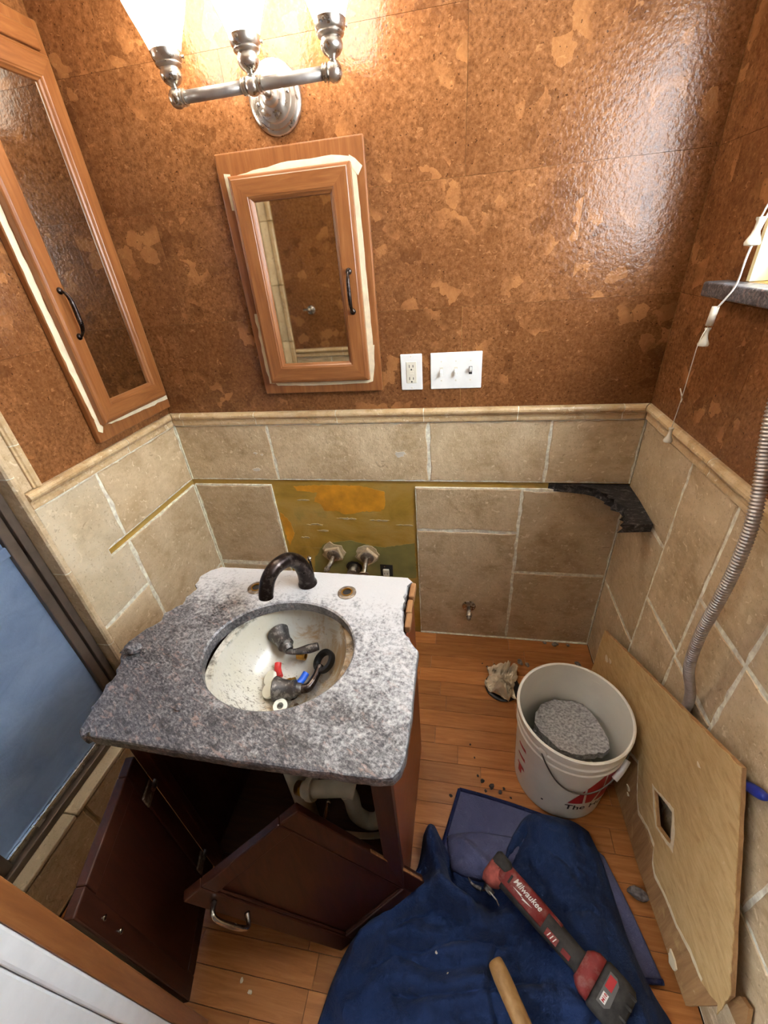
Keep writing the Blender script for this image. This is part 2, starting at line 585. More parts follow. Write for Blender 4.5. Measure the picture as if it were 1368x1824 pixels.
def tile(parent, mp, poly, mat=None, thick=0.0105, gap=0.0026, wob=0.0022, name='tile', inset=0.0035):
    """a stone tile with uneven, slightly chipped edges"""
    cx = sum(p[0] for p in poly) / len(poly); cy = sum(p[1] for p in poly) / len(poly)
    n = len(poly); ring = []
    area = sum(poly[i][0] * poly[(i + 1) % n][1] - poly[(i + 1) % n][0] * poly[i][1] for i in range(n))
    sgn = 1 if area > 0 else -1
    for i in range(n):
        a = Vector(poly[i]); b = Vector(poly[(i + 1) % n]); c = Vector(poly[i - 1])
        e = b - a; k = max(1, int(e.length / 0.028))
        nin = Vector((-e.y, e.x)).normalized() * sgn
        pin = Vector((-(a - c).y, (a - c).x)).normalized() * sgn
        for j in range(k):
            t = j / k
            if j == 0:
                p = a + (nin + pin) * gap; q = a + (nin + pin) * (gap + inset)
            else:
                w = gap + abs(random.gauss(0, wob))
                p = a + e * t + nin * w; q = p + nin * (inset * random.uniform(0.6, 1.6))
            ring.append((p, q))
    m = len(ring); off = random.uniform(-0.0005, 0.0006)
    V = [mp(q.x, q.y, 0.0 + off) for p, q in ring] + [mp(p.x, p.y, 0.0032) for p, q in ring] + [mp(p.x, p.y, thick) for p, q in ring]
    F = [tuple(range(m)), tuple(range(2 * m, 3 * m))[::-1]]
    for i in range(m):
        j = (i + 1) % m
        F += [(i, j, m + j, m + i), (m + i, m + j, 2 * m + j, 2 * m + i)]
    return mk(name, V, F, mat or STONE, parent)


def subtract(r, h):
    u0, u1, v0, v1 = r; a0, a1, b0, b1 = h
    if u1 <= a0 or u0 >= a1 or v1 <= b0 or v0 >= b1: return [r]
    out = []
    if u0 < a0: out.append((u0, a0, v0, v1))
    if u1 > a1: out.append((a1, u1, v0, v1))
    m0, m1 = max(u0, a0), min(u1, a1)
    if v0 < b0: out.append((m0, m1, v0, b0))
    if v1 > b1: out.append((m0, m1, b1, v1))
    return out


def cork(parent, mp, u0, u1, v0, v1, hole=None, shift=0.0, pitch=0.61):
    r = 0; z = v0
    while z < v1 - 0.01:
        zt = min(z + 0.3055, v1)
        u = u0 - (shift + (0.31 if r % 2 else 0.0)) % pitch
        while u < u1 - 0.005:
            a, b = max(u, u0), min(u + pitch, u1)
            if b - a > 0.004:
                for (p0, p1, q0, q1) in (subtract((a, b, z, zt), hole) if hole else [(a, b, z, zt)]):
                    V, F = boxg((p0 + .0003, q0 + .0003, 0.0), (p1 - .0003, q1 - .0003, 0.008))
                    mk('cork_panel', [mp(*p) for p in V], F, CORK, parent)
            u += pitch
        z = zt; r += 1


PROF = [(0.0, 1.101), (-0.008, 1.1008), (-0.014, 1.098), (-0.018, 1.092), (-0.0185, 1.086), (-0.016, 1.0805), (-0.011, 1.0775),
        (-0.0085, 1.074), (-0.008, 1.066), (-0.0095, 1.060), (-0.0095, 1.0545), (0.008, 1.0545), (0.008, 1.101)]


def trim_run(parent, mp, joints, m0=0, m1=0, prof=PROF, name='trim_piece', upright=False, mat=None):
    for k in range(len(joints) - 1):
        a, b = joints[k], joints[k + 1]
        s0 = m0 if k == 0 else 0; s1 = m1 if k == len(joints) - 2 else 0
        if upright:
            f0 = lambda d, w, a=a: mp(w, a + 0.0013, d); f1 = lambda d, w, b=b: mp(w, b - 0.0013, d)
        else:
            f0 = lambda d, z, a=a, s0=s0: mp(a + 0.0013 + s0 * min(d, 0), z, d)
            f1 = lambda d, z, b=b, s1=s1: mp(b - 0.0013 + s1 * min(d, 0), z, d)
        V, F = prismg(prof, f0, f1)
        o = mk(name, V, F, mat or TRIM, parent)
        bev(o, 0.0008, 1, 50)
        if k:
            sp = [(d * 0.94, w) for d, w in prof]
            if upright: g0 = lambda d, w, a=a: mp(w, a - 0.0012, d); g1 = lambda d, w, a=a: mp(w, a + 0.0012, d)
            else: g0 = lambda d, z, a=a: mp(a - 0.0012, z, d); g1 = lambda d, z, a=a: mp(a + 0.0012, z, d)
            V, F = prismg(sp, g0, g1); mk('grout_joint', V, F, GROUT, parent)


# floor ------------------------------------------------------------
floor = struct(box('floor', (-0.02, -1.75, -0.06), (W + 0.05, 0.02, -0.010), plain('underlay', (70, 42, 24), 0.9)))
y = 0.0; row = 0
while y > -1.42:
    x = -random.uniform(0.0, 0.4)
    while x < W:
        ln = random.choice((0.27, 0.33, 0.41, 0.48))
        a, b = max(x, 0.0), min(x + ln, W)
        if b - a > 0.02:
            o = box('plank', (a + .0004, y - 0.0655, -0.012), (b - .0004, y - .0004, random.uniform(-0.0003, 0.0)), LAMINATE, floor)
            bev(o, 0.0006, 1)
        x += ln
    y -= 0.066; row += 1
struct(box('ceiling', (-0.1, -2.7, ZC), (W + 0.08, 0.1, ZC + 0.06), CEIL))

# back wall ----------------------------------------------------------
wall_back = struct(box('wall_back', (-1.0, 0.0105, -0.06), (W + 0.08, 0.11, ZC), DRY))
slabs('grout', [(0.0, W, 0.817, 1.060), (0.0, 0.345, 0.0, 0.793), (0.936, W, 0.0, 0.790)], 0.0022, 0.0115, MAPB, GROUT, wall_back)
for r in [(0.0, 0.387, 0.816, 1.0515), (0.387, 0.992, 0.816, 1.0515), (0.992, 1.401, 0.816, 1.0515), (1.401, W, 0.816, 1.0515),
          (0.002, 0.346, 0.385, 0.794), (0.002, 0.346, 0.03, 0.372), (0.934, 1.331, 0.596, 0.792), (0.934, 1.331, 0.004, 0.593),
          (1.331, W, 0.398, 0.786), (1.331, W, 0.004, 0.395)]:
    tile(wall_back, MAPB, rect(*r))
tile(wall_back, MAPB, rect(0.03, 0.33, 0.360, 0.374), STONEL, name='grout_ledge', wob=0.0006)
trim_run(wall_back, MAPB, [0.0, 0.051, 0.353, 0.666, 0.977, 1.288, 1.607, W], m0=-1, m1=1)
cork(wall_back, MAPB, 0.0, W, ZT, ZC, shift=0.12)


def flake(name, pts, y0, t, mat, parent=wall_back):
    P = []
    for i in range(len(pts)):
        a = Vector(pts[i]); b = Vector(pts[(i + 1) % len(pts)])
        k = max(2, int((b - a).length / 0.008))
        for j in range(k):
            p = a + (b - a) * (j / k)
            P.append((p.x + random.gauss(0, .0016), p.y + random.gauss(0, .0016)))
    V, F = prismg(P, lambda u, v: (u, y0, v), lambda u, v: (u, y0 - t, v))
    return mk(name, V, F, mat, parent)


ORANGE = plain('exposed_orange_primer', (206, 144, 40), 0.55, var=0.14, nscale=14)
PALEPATCH = plain('dried_thinset', (176, 160, 128), 0.9, var=0.12, nscale=50, bump=0.003)
OLIVE = plain('green_board_face', (128, 122, 70), 0.6, var=0.12, nscale=9)
flake('orange_primer_patch', [(0.44, 0.785), (0.60, 0.792), (0.72, 0.790), (0.815, 0.765), (0.812, 0.70), (0.79, 0.672), (0.70, 0.668), (0.64, 0.652),
                      (0.60, 0.672), (0.555, 0.668), (0.54, 0.70), (0.515, 0.715), (0.535, 0.755), (0.45, 0.765)], 0.0108, 0.0012, ORANGE)
flake('orange_primer_patch', [(0.352, 0.66), (0.39, 0.61), (0.395, 0.54), (0.36, 0.48), (0.352, 0.55)], 0.0108, 0.0010, ORANGE)
flake('green_board_patch', [(0.52, 0.50), (0.64, 0.52), (0.78, 0.49), (0.925, 0.52), (0.925, 0.33), (0.66, 0.30), (0.45, 0.32), (0.47, 0.42)], 0.0108, 0.0008, OLIVE)
for (x0, z0, s) in ((0.44, 0.72, 1), (0.46, 0.60, 1.4), (0.60, 0.635, 1.6), (0.74, 0.63, 1.5), (0.85, 0.61, 1.3), (0.50, 0.57, 1.0), (0.42, 0.53, 0.8)):
    flake('thinset_smear', [(x0, z0), (x0 + .03 * s, z0 + .004), (x0 + .055 * s, z0 + .001), (x0 + .05 * s, z0 - .005), (x0 + .02 * s, z0 - .003)], 0.0108, 0.0022, PALEPATCH)
# plaster splashes on the top course of tiles
for (x0, z0, s) in ((0.30, 0.865, 1.0), (0.885, 0.930, 1.1), (0.315, 0.935, 0.5), (0.34, 0.928, 0.4)):
    pts = [(x0 + math.cos(a) * .022 * s * random.uniform(.5, 1.1), z0 + math.sin(a) * .012 * s * random.uniform(.5, 1.1)) for a in np.linspace(0, 6.2, 9)]
    flake('plaster_splash', pts, 0.0004, 0.0012, plain('plaster', (210, 202, 190), 0.9, var=0.05))

def bead(lo, hi, parent): return box('grout_bead', lo, hi, GROUT, parent)


for z0, z1 in ((0.0, 0.79), (0.818, 1.053)):
    bead((0.0, -0.0022, z0), (0.0032, 0.003, z1), wall_back)
    bead((W - .0032, -0.0022, z0), (W, 0.003, z1), wall_back)
bead((0.0, -0.0012, 1.0505), (W, 0.003, 1.0535), wall_back)
bead((0.936, -0.0030, 0.0), (W, 0.003, 0.0045), wall_back)
# left wall: stone, cork, shower opening ------------------------------
V1 = boxg((-0.09, -0.632, -0.06), (-0.0105, 0.0105, ZC)); V2 = boxg((-0.09, -1.40, 1.95), (-0.0105, -0.632, ZC)); V3 = boxg((-0.09, -1.40, -0.06), (-0.0105, -1.185, 1.95))
wall_left = struct(mk('wall_left', *join([V1, V2, V3]), DRY))
slabs('grout', [(-0.63, -0.489, 0.0, 1.06), (-0.489, 0.0, 0.816, 1.06), (-0.489, 0.0, 0.0, 0.792), (-1.274, -1.19, 0.0, 1.95)], 0.0022, 0.0115, MAPL, GROUT, wall_left)
tile(wall_left, MAPL, rect(-0.408, 0.0, 0.815, 1.0515))
tile(wall_left, MAPL, [(-0.632, 0.606), (-0.408, 0.606), (-0.408, 0.794), (-0.487, 0.794), (-0.487, 0.815), (-0.408, 0.815), (-0.408, 1.0515), (-0.632, 1.0515)], STONEL)
tile(wall_left, MAPL, rect(-0.404, -0.002, 0.375, 0.793))
tile(wall_left, MAPL, rect(-0.404, -0.002, 0.03, 0.372))
tile(wall_left, MAPL, rect(-0.632, -0.408, 0.21, 0.603))
tile(wall_left, MAPL, rect(-0.632, -0.408, 0.004, 0.207))
trim_run(wall_left, MAPL, [-0.634, -0.26, 0.0], m0=0, m1=1)
cork(wall_left, MAPL, -0.582, 0.0, ZT, ZC, shift=0.2)
cork(wall_left, MAPL, -1.184, -0.582, 2.02, ZC)
# upright moulding and casing beside the shower
UP = [(0.0, -0.6045), (-0.008, -0.604), (-0.008, -0.599), (-0.013, -0.597), (-0.0165, -0.591), (-0.014, -0.584), (-0.006, -0.5815), (0.0, -0.581), (0.008, -0.581), (0.008, -0.6045)]
trim_run(wall_left, MAPL, [ZT + .001, 1.22, 1.525, 1.83, 2.0], prof=UP, name='upright_trim_piece', upright=True)
trim_run(wall_left, MAPL, [ZT + .001, 1.40, 1.70, 2.0], prof=[(0.0, -0.6325), (-0.004, -0.6325), (-0.004, -0.6055), (0.0, -0.6055), (0.008, -0.6055), (0.008, -0.6325)], name='casing_tile', upright=True, mat=STONE)
BN = [(0.010, -0.628), (-0.002, -0.6285), (-0.006, -0.632), (-0.007, -0.638), (-0.005, -0.644), (0.001, -0.648), (0.085, -0.648), (0.085, -0.628)]
trim_run(wall_left, MAPL, [0.21, 0.55, 0.845, 1.15, 1.455, 1.76, 2.0], prof=BN, name='bullnose_tile', upright=True, mat=STONE)
BN2 = [(0.010, -1.205), (-0.002, -1.2045), (-0.006, -1.201), (-0.007, -1.195), (-0.005, -1.189), (0.001, -1.185), (0.085, -1.185), (0.085, -1.205)]
trim_run(wall_left, MAPL, [0.21, 0.55, 0.845, 1.15, 1.455, 1.76, 2.0], prof=BN2, name='bullnose_tile', upright=True, mat=STONE)
tile(wall_left, MAPL, rect(-1.273, -1.206, 0.21, 1.10)); tile(wall_left, MAPL, rect(-1.273, -1.206, 1.10, 1.99))

bead((-0.003, -0.632, 1.0505), (0.0012, -0.002, 1.0535), wall_left)
# shower curb (a stone-faced kerb) and the stall behind it
trim_1 = struct(box('trim_1', (-0.10, -1.262, -0.01), (-0.0105, -0.6485, 0.194), GROUT))
tile(trim_1, MAPL, rect(-0.962, -0.648, 0.004, 0.1935)); tile(trim_1, MAPL, rect(-1.262, -0.966, 0.004, 0.1935))
for a, b in ((-0.99, -0.649), (-1.262, -0.992)):
    bev(box('curb_cap_stone', (-0.105, a, 0.1945), (0.004, b, 0.2105), STONEL, trim_1), 0.004, 3)
SHOWER = plain('pale_shower_panel', (206, 210, 214), 0.4, var=0.04, nscale=6)
parts = [boxg((-1.0, -1.6, -0.06), (-0.11, 0.0, 0.05)), boxg((-1.06, -1.6, -0.06), (-1.0, 0.0, 1.25)), boxg((-1.06, -1.6, 1.25), (-1.0, -1.0, 2.2)),
         boxg((-1.06, -0.6, 1.25), (-1.0, 0.0, 2.2)), boxg((-1.06, -1.6, 1.7), (-1.0, 0.0, ZC)), boxg((-1.0, -1.66, -0.06), (-0.09, -1.6, ZC)), boxg((-1.06, -1.66, ZC), (-0.1, 0.1, ZC + .05)),  # opening added in the far wall to put cool daylight on the glass
         boxg((-1.0, 0.0, -0.06), (-0.091, 0.01, ZC)), boxg((-0.13, -1.6, 0.0), (-0.091, -1.40, ZC))]
struct(mk('wall_shower', *join(parts), SHOWER))

# right wall with the window --------------------------------------------
WY0, WY1, WZ0, WZ1 = -1.22, -0.286, 1.449, 2.12
rr = subtract((-1.46, 0.0105, -0.06, ZC), (WY0, WY1, WZ0, WZ1))
wall_right = struct(slabs('wall_right', rr, 0.0105, 0.08, MAPR, DRY))
slabs('grout', [(YF, 0.0, 0.0, 1.06)], 0.0022, 0.0115, MAPR, GROUT, wall_right)
for r in [(-0.32, 0.0, 0.385, 0.778), (-0.32, 0.0, 0.004, 0.382), (-0.535, -0.32, 0.592, 1.0515), (-0.535, -0.32, 0.19, 0.589), (-0.535, -0.32, 0.004, 0.187),
          (-0.732, -0.535, 0.787, 1.0515), (-0.732, -0.535, 0.577, 0.784), (-0.732, -0.535, 0.19, 0.574), (-0.732, -0.535, 0.004, 0.187),
          (-1.0, -0.732, 0.79, 1.0515), (YF, -1.0, 0.79, 1.0515), (-1.0, -0.732, 0.377, 0.787), (YF, -1.0, 0.377, 0.787), (-0.92, -0.732, 0.004, 0.374), (YF, -0.92, 0.004, 0.374)]:
    tile(wall_right, MAPR, rect(*r))
tile(wall_right, MAPR, rect(-0.32, 0.0, 0.7805, 1.0515))
trim_run(wall_right, MAPR, [YF, -1.02, -0.715, -0.41, -0.105, 0.0], m0=-1, m1=1)
cork(wall_right, MAPR, YF, 0.0, ZT, ZC, hole=(WY0, WY1, WZ0, WZ1), shift=0.35)

bead((W - .0012, YF, 1.0505), (W + .003, -0.002, 1.0535), wall_right)
window_1 = struct(slabs('window_1', [(WY0 + .012, WY1 - .012, WZ0, WZ0 + .012)], 0.045, 0.08, MAPR, WHITE))
for nm, r in (('jamb_board', (WY1 - .012, WY1 - .0005, WZ0 + .001, WZ1 - .001)), ('jamb_board', (WY0 + .0005, WY0 + .012, WZ0 + .001, WZ1 - .001)), ('head_board', (WY0 + .012, WY1 - .012, WZ1 - .012, WZ1 - .0005))):
    slabs(nm, [r], 0.0, 0.08, MAPR, YELLOW, window_1)
slabs('sash', [(WY0 + .012, WY0 + .05, WZ0 + .012, WZ1 - .012), (WY1 - .05, WY1 - .012, WZ0 + .012, WZ1 - .012), (WY0 + .05, WY1 - .05, WZ0 + .012, WZ0 + .05), (WY0 + .05, WY1 - .05, WZ1 - .05, WZ1 - .012), (-0.73, -0.70, WZ0 + .05, WZ1 - .05)], 0.045, 0.07, MAPR, WHITE, window_1)
slabs('pane', [(WY0 + .05, -0.73, WZ0 + .05, WZ1 - .05)], 0.055, 0.059, MAPR, CLEAR, window_1)
slabs('pane', [(-0.70, WY1 - .05, WZ0 + .05, WZ1 - .05)], 0.055, 0.059, MAPR, CLEAR, window_1)
s = box('window_sill', (1.638, -1.255, 1.419), (W + 0.044, -0.213, 1.4485), GRANITEC, window_1); bev(s, 0.004, 3)
tag(s, 'grey granite window sill')

# door wall behind and beside the camera ---------------------------------
DX0, DX1 = 0.535, 1.50
wf = [boxg((-0.0105, -1.306, -0.06), (0.514, YF - 0.0105, ZC)), boxg((DX1 + .02, -1.306, -0.06), (W, YF - 0.0105, ZC)), boxg((0.514, -1.306, 2.07), (DX1 + .02, YF - .0105, ZC)), boxg((-0.09, -1.40, 0), (0.40, -1.306, ZC))]
wall_front = struct(mk('wall_front', *join(wf), DRY))
slabs('grout', [(0.076, 0.514, 0.0, 1.06)], 0.0022, 0.0115, MAPF, GROUT, wall_front)
tile(wall_front, MAPF, rect(0.076, 0.30, 0.80, 1.0515)); tile(wall_front, MAPF, rect(0.30, 0.514, 0.80, 1.0515))
tile(wall_front, MAPF, rect(0.076, 0.40, 0.40, 0.797)); tile(wall_front, MAPF, rect(0.40, 0.514, 0.40, 0.797)); tile(wall_front, MAPF, rect(0.076, 0.514, 0.004, 0.397))
trim_run(wall_front, MAPF, [0.076, 0.38, 0.514])
for z0, z1 in ((0.21, 0.55), (0.55, 0.85), (0.85, 1.15), (1.15, 1.455), (1.455, 1.76), (1.76, 2.06)):
    bev(box('casing_tile', (0.002, YF - 0.0, z0 + .001), (0.046, YF + 0.012, z1 - .001), STONEL, wall_front), 0.003)
    bev(box('upright_trim_piece', (0.048, YF - 0.0, z0 + .001), (0.075, YF + 0.018, z1 - .001), TRIM, wall_front), 0.006, 3)
cork(wall_front, MAPF, 0.076, 0.514, ZT, ZC)
cork(wall_front, MAPF, 0.514, DX1 + .02, 2.07, ZC)
cork(wall_front, MAPF, DX1 + .02, W, 0.0, ZC)
door_1 = struct(bev(box('door_1', (0.5145, -1.306, 0.0), (DX0, YF + 0.0, 2.05), CHERRY), 0.003, 2))
bev(box('jamb', (DX1, -1.306, 0.0), (DX1 + .0195, YF, 2.05), CHERRY, door_1), 0.003)
bev(box('head_jamb', (0.5145, -1.306, 2.051), (DX1 + .0195, YF, 2.07), CHERRYH, door_1), 0.003)
bev(box('door_casing', (0.41, -1.335, 0.0), (DX0 + .001, -1.3065, 2.05), WHITE, door_1), 0.004)
bev(box('door_casing', (0.41, -1.50, 0.0), (DX0 - .003, -1.3355, 2.05), WHITE, door_1), 0.004)
# the passage outside, with an opening added in its end wall for fill light
hall = [boxg((-0.6, -2.7, -0.06), (-0.5, -1.40, 0.85)), boxg((-0.6, -2.7, 2.15), (-0.5, -1.40, ZC)), boxg((-0.6, -1.72, 0.85), (-0.5, -1.40, 2.15)), boxg((-0.6, -2.7, 0.85), (-0.5, -2.20, 2.15)), boxg((-0.6, -2.8, -0.06), (W + .08, -2.7, ZC)), boxg((-0.5, -1.46, -0.06), (0.40, -1.40, ZC)), boxg((W, -2.7, -0.06), (W + .08, -1.4605, ZC))]
struct(mk('wall_hall', *join(hall), plain('dark_unseen_hall_wall', (96, 84, 74), 0.7, var=0.05)))  # unseen walls, coloured dark to cut the light bouncing back in
struct(box('floor_hall', (-0.6, -2.7, -0.06), (W, -1.7505, -0.005), plain('hall_floor', (150, 96, 52), 0.5)))


# ================================================================ fixtures on the walls
def rails(parent, mp, u0, u1, v0, v1, prof, mats, names=('stile', 'rail'), seg=None):
    """a mitred frame: prof is (inset from the outer edge, distance off the wall)"""
    n = len(prof)
    cs = [((u0, v0), (1, 1)), ((u1, v0), (-1, 1)), ((u1, v1), (-1, -1)), ((u0, v1), (1, -1))]
    out = []
    for k in range(4):
        (a, da), (b, db) = cs[k], cs[(k + 1) % 4]
        V = [mp(a[0] + s * da[0], a[1] + s * da[1], -d) for s, d in prof] + [mp(b[0] + s * db[0], b[1] + s * db[1], -d) for s, d in prof]
        F = [tuple(range(n)), tuple(range(n, 2 * n))[::-1]] + [(i, (i + 1) % n, n + (i + 1) % n, n + i) for i in range(n)]
        out.append(mk(names[1] if k % 2 == 0 else names[0], V, F, mats[1] if k % 2 == 0 else mats[0], parent))
    return out


DPROF = [(0.0, 0.022), (0.0, 0.039), (0.003, 0.043), (0.008, 0.0445), (0.010, 0.046), (0.048, 0.046), (0.050, 0.0445), (0.053, 0.044),
         (0.056, 0.040), (0.060, 0.037), (0.062, 0.032), (0.062, 0.022)]


def pull(parent, a, b, out, mat, r=0.0045, foot=0.009, name='handle'):
    a, b, out = Vector(a), Vector(b), Vector(out)
    pts = [a, a + (b - a) * .03 + out * .45, a + (b - a) * .2 + out * .92, a + (b - a) * .5 + out, a + (b - a) * .8 + out * .92, a + (b - a) * .97 + out * .45, b]
    parts = [tubeg(pts, [r * 1.1, r * 0.8, r * 1.25, r * 1.35, r * 1.25, r * 0.8, r * 1.1], 10, 5)]
    n = out.normalized()
    for p in (a, b):
        parts.append(latheg([(foot, 0.0), (foot, 0.002), (foot * .8, 0.005), (foot * .4, 0.0075), (0.0, 0.008)], p, tuple(n), 14))
    return mk(name, *join(parts), mat, parent, smooth=True)


def sheet(name, pts, mp, d, t, mat, parent, jag=0.0):
    """a thin strip (tape, paint) lying at distance d off a wall"""
    P = []
    for i in range(len(pts)):
        a = Vector(pts[i]); b = Vector(pts[(i + 1) % len(pts)])
        k = max(1, int((b - a).length / 0.02))
        for j in range(k):
            p = a + (b - a) * (j / k)
            P.append((p.x + random.gauss(0, jag), p.y + random.gauss(0, jag)))
    V, F = prismg(P, lambda u, v: mp(u, v, -d), lambda u, v: mp(u, v, -d - t - random.uniform(0, t)))
    return mk(name, V, F, mat, parent)


# sconce -----------------------------------------------------------------
L = thing('vanity_light', (0.62, 0.0, 1.913), 'brushed nickel wall light with three lit white bell shades above the mirror', 'wall light')
lathe('backplate', [(.074, 0), (.074, .005), (.071, .009), (.063, .011), (.061, .016), (.052, .018), (.050, .0225), (.038, .025), (.035, .029), (.024, .032), (.021, .040), (.013, .044), (.011, .05), (0, .05)], (0.62, 0, 1.913), NICKEL, L, (0, -1, 0), 48, 0.94, 1.0)
for dx, dz in ((-.04, -.012), (.042, .004)):
    lathe('screw', [(.004, 0), (.004, .004), (.002, .006), (0, .0062)], (0.62 + dx, -0.022, 1.913 + dz), NICKEL, L, (0, -1, 0), 12)
tube('arm', [(0.62, -0.045, 1.913), (0.62, -0.09, 1.911), (0.62, -0.14, 1.904)], .0085, NICKEL, L, 14)
for a, b in ((0.440, 0.607), (0.633, 0.800)):
    tube('bar', [(a, -0.14, 1.904), (b, -0.14, 1.904)], .0118, NICKELD, L, 20, 0)
for x in (0.427, 0.62, 0.813):
    lathe('bar_knuckle', [(0, -.0185), (.007, -.0175), (.013, -.0135), (.0172, -.006), (.018, 0), (.0172, .006), (.013, .0135), (.007, .0175), (.006, .022)], (x, -0.14, 1.904), NICKEL, L, (0, 0, 1), 24)
for x, s in ((0.427, 1), (0.62, -1), (0.62, 1), (0.813, -1)):
    lathe('collar', [(.0125, .013), (.0165, .0145), (.0165, .0165), (.013, .018), (.013, .0205), (.0155, .0215), (.0155, .0235), (.0118, .0245)], (x, -0.14, 1.904), NICKEL, L, (s, 0, 0), 20)
for x in (0.427, 0.62, 0.813):
    c = lathe('shade_holder', [(.006, .018), (.009, .021), (.017, .026), (.023, .034), (.0245, .041), (.022, .047), (.0215, .050), (.0275, .053), (.029, .056), (.0275, .059), (.0315, .0625), (.0335, .070), (.0345, .0765), (.033, .077), (.030, .066), (.0, .060)], (x, -0.14, 1.904), NICKEL, L, (0, 0, 1), 32)
    for a in (0.4, 2.5, 4.6):
        d = Vector((math.cos(a), math.sin(a), 0))
        lathe('thumbscrew', [(.0016, .030), (.0016, .0345), (.0035, .035), (.0035, .037), (0, .0375)], (x, -0.14, 1.904 + .069), NICKEL, L, tuple(d), 10)
    po = [(.0300, .068), (.0330, .078), (.0385, .092), (.0470, .112), (.0580, .135), (.0680, .160), (.0755, .190), (.0800, .225), (.0830, .262)]
    pi = [(r - .003, h) for r, h in po[::-1]]
    s = lathe('shade', po + pi, (x, -0.14, 1.904), SHADE, L, (0, 0, 1), 40)

# mirrored cabinet over the vanity ----------------------------------------
M = thing('mirror_cabinet', (0.635, 0.0, 1.169), 'small cherry wood mirror cabinet edged with masking tape, between the wall light and the outlet', 'cabinet')
bev(box('backboard', (0.426, -0.0205, 1.169), (0.843, -0.0002, 1.820), CHERRY, M), 0.004, 3)
door = bev(box('door', (0.5245, -0.030, 1.2715), (0.7445, -0.0215, 1.706), CHERRY, M), 0.0005, 1)
rails(door, MAPB, 0.463, 0.806, 1.211, 1.767, DPROF, (CHERRY, CHERRYH))
box('mirror_pane', (0.5255, -0.0325, 1.2725), (0.7435, -0.0305, 1.705), MIRROR, door)
pull(door, (0.776, -0.046, 1.417), (0.776, -0.046, 1.522), (0, -0.024, 0), BRONZE)
sheet('tape_strip', [(0.45, 1.767), (0.615, 1.784), (0.755, 1.786), (0.803, 1.781), (0.808, 1.768), (0.783, 1.764), (0.611, 1.764)], MAPB, .0207, .0005, TAPE, M, .0006)
sheet('tape_strip', [(0.803, 1.781), (0.817, 1.773), (0.836, 1.757), (0.822, 1.738), (0.801, 1.763)], MAPB, .0214, .0006, TAPE, M, .0006)
sheet('tape_strip', [(0.801, 1.763), (0.818, 1.752), (0.821, 1.564), (0.824, 1.34), (0.824, 1.309), (0.802, 1.307), (0.805, 1.565)], MAPB, .0207, .0005, TAPE, M, .0006)
sheet('tape_strip', [(0.801, 1.312), (0.828, 1.316), (0.824, 1.255), (0.814, 1.201), (0.796, 1.199)], MAPB, .0214, .0006, TAPE, M, .0008)
sheet('tape_strip', [(0.445, 1.777), (0.464, 1.773), (0.464, 1.694), (0.447, 1.694)], MAPB, .0207, .0005, TAPE, M, .0006)
sheet('tape_strip', [(0.447, 1.425), (0.464, 1.425), (0.465, 1.287), (0.467, 1.204), (0.447, 1.205), (0.444, 1.288)], MAPB, .0207, .0005, TAPE, M, .0012)
sheet('tape_strip', [(0.464, 1.212), (0.80, 1.212), (0.796, 1.197), (0.607, 1.194), (0.476, 1.198)], MAPB, .0207, .0005, TAPE, M, .0006)

# tall mirrored cabinet on the left wall ------------------------------------
T = thing('mirror_cabinet', (0.0, -0.185, 1.128), 'tall narrow cherry wood cabinet with mirror door on the left wall', 'cabinet')
bev(box('backboard', (0.0002, -0.363, 1.128), (0.0205, -0.004, 2.125), CHERRY, T), 0.004, 3)
bev(box('cornice', (0.0206, -0.34, 2.062), (0.030, -0.03, 2.10), CHERRYH, T), 0.004, 3)
door = bev(box('door', (0.0215, -0.279, 1.2405), (0.030, -0.0925, 1.991), CHERRY, T), 0.0005, 1)
rails(door, MAPL, -0.340, -0.031, 1.180, 2.052, DPROF, (CHERRY, CHERRYH))
box('mirror_pane', (0.0305, -0.278, 1.2415), (0.0325, -0.0935, 1.990), MIRROR, door)
pull(door, (0.046, -0.304, 1.424), (0.046, -0.304, 1.538), (0.024, 0, 0), BRONZE)
sheet('tape_strip', [(-0.342, 1.745), (-0.360, 1.74), (-0.361, 1.541), (-0.360, 1.343), (-0.354, 1.214), (-0.346, 1.180), (-0.338, 1.174), (-0.336, 1.212), (-0.340, 1.335), (-0.340, 1.539)], MAPL, .0207, .0006, TAPE, T, .001)
sheet('tape_strip', [(-0.342, 2.04), (-0.358, 2.04), (-0.361, 1.74), (-0.340, 1.74)], MAPL, .0207, .0006, TAPE, T, .001)
sheet('tape_strip', [(-0.342, 1.192), (-0.352, 1.20), (-0.356, 1.162), (-0.342, 1.157), (-0.334, 1.172)], MAPL, .0214, .0008, TAPE, T, .0015)
sheet('tape_strip', [(-0.33, 1.182), (-0.010, 1.182), (-0.006, 1.160), (-0.167, 1.163), (-0.30, 1.168)], MAPL, .0207, .0006, TAPE, T, .0008)

# outlet and switches ---------------------------------------------------------
O = thing('outlet_plate', (0.941, 0.0, 1.165), 'white wall outlet plate with two sockets and test buttons', 'outlet')
bev(box('cover_plate', (0.906, -0.0058, 1.165), (0.976, -0.0002, 1.279), WHITEP, O), 0.0025, 3)
bev(box('receptacle', (0.9245, -0.0078, 1.188), (0.9575, -0.0059, 1.256), IVORY, O), 0.0006, 1)
for zc in (1.242, 1.203):
    for dx, h in ((-.0065, .0095), (.0055, .0078)):
        box('slot', (0.941 + dx - .0011, -0.0081, zc - h / 2), (0.941 + dx + .0011, -0.0077, zc + h / 2), SLOT, O)
    lathe('ground_hole', [(.0026, 0), (.0026, .0004), (0, .0004)], (0.941, -0.0077, zc - .0105), SLOT, O, (0, -1, 0), 12)
bev(box('test_button', (0.934, -0.0086, 1.2215), (0.9475, -0.0077, 1.2265), IVORY, O), 0.0004, 1)
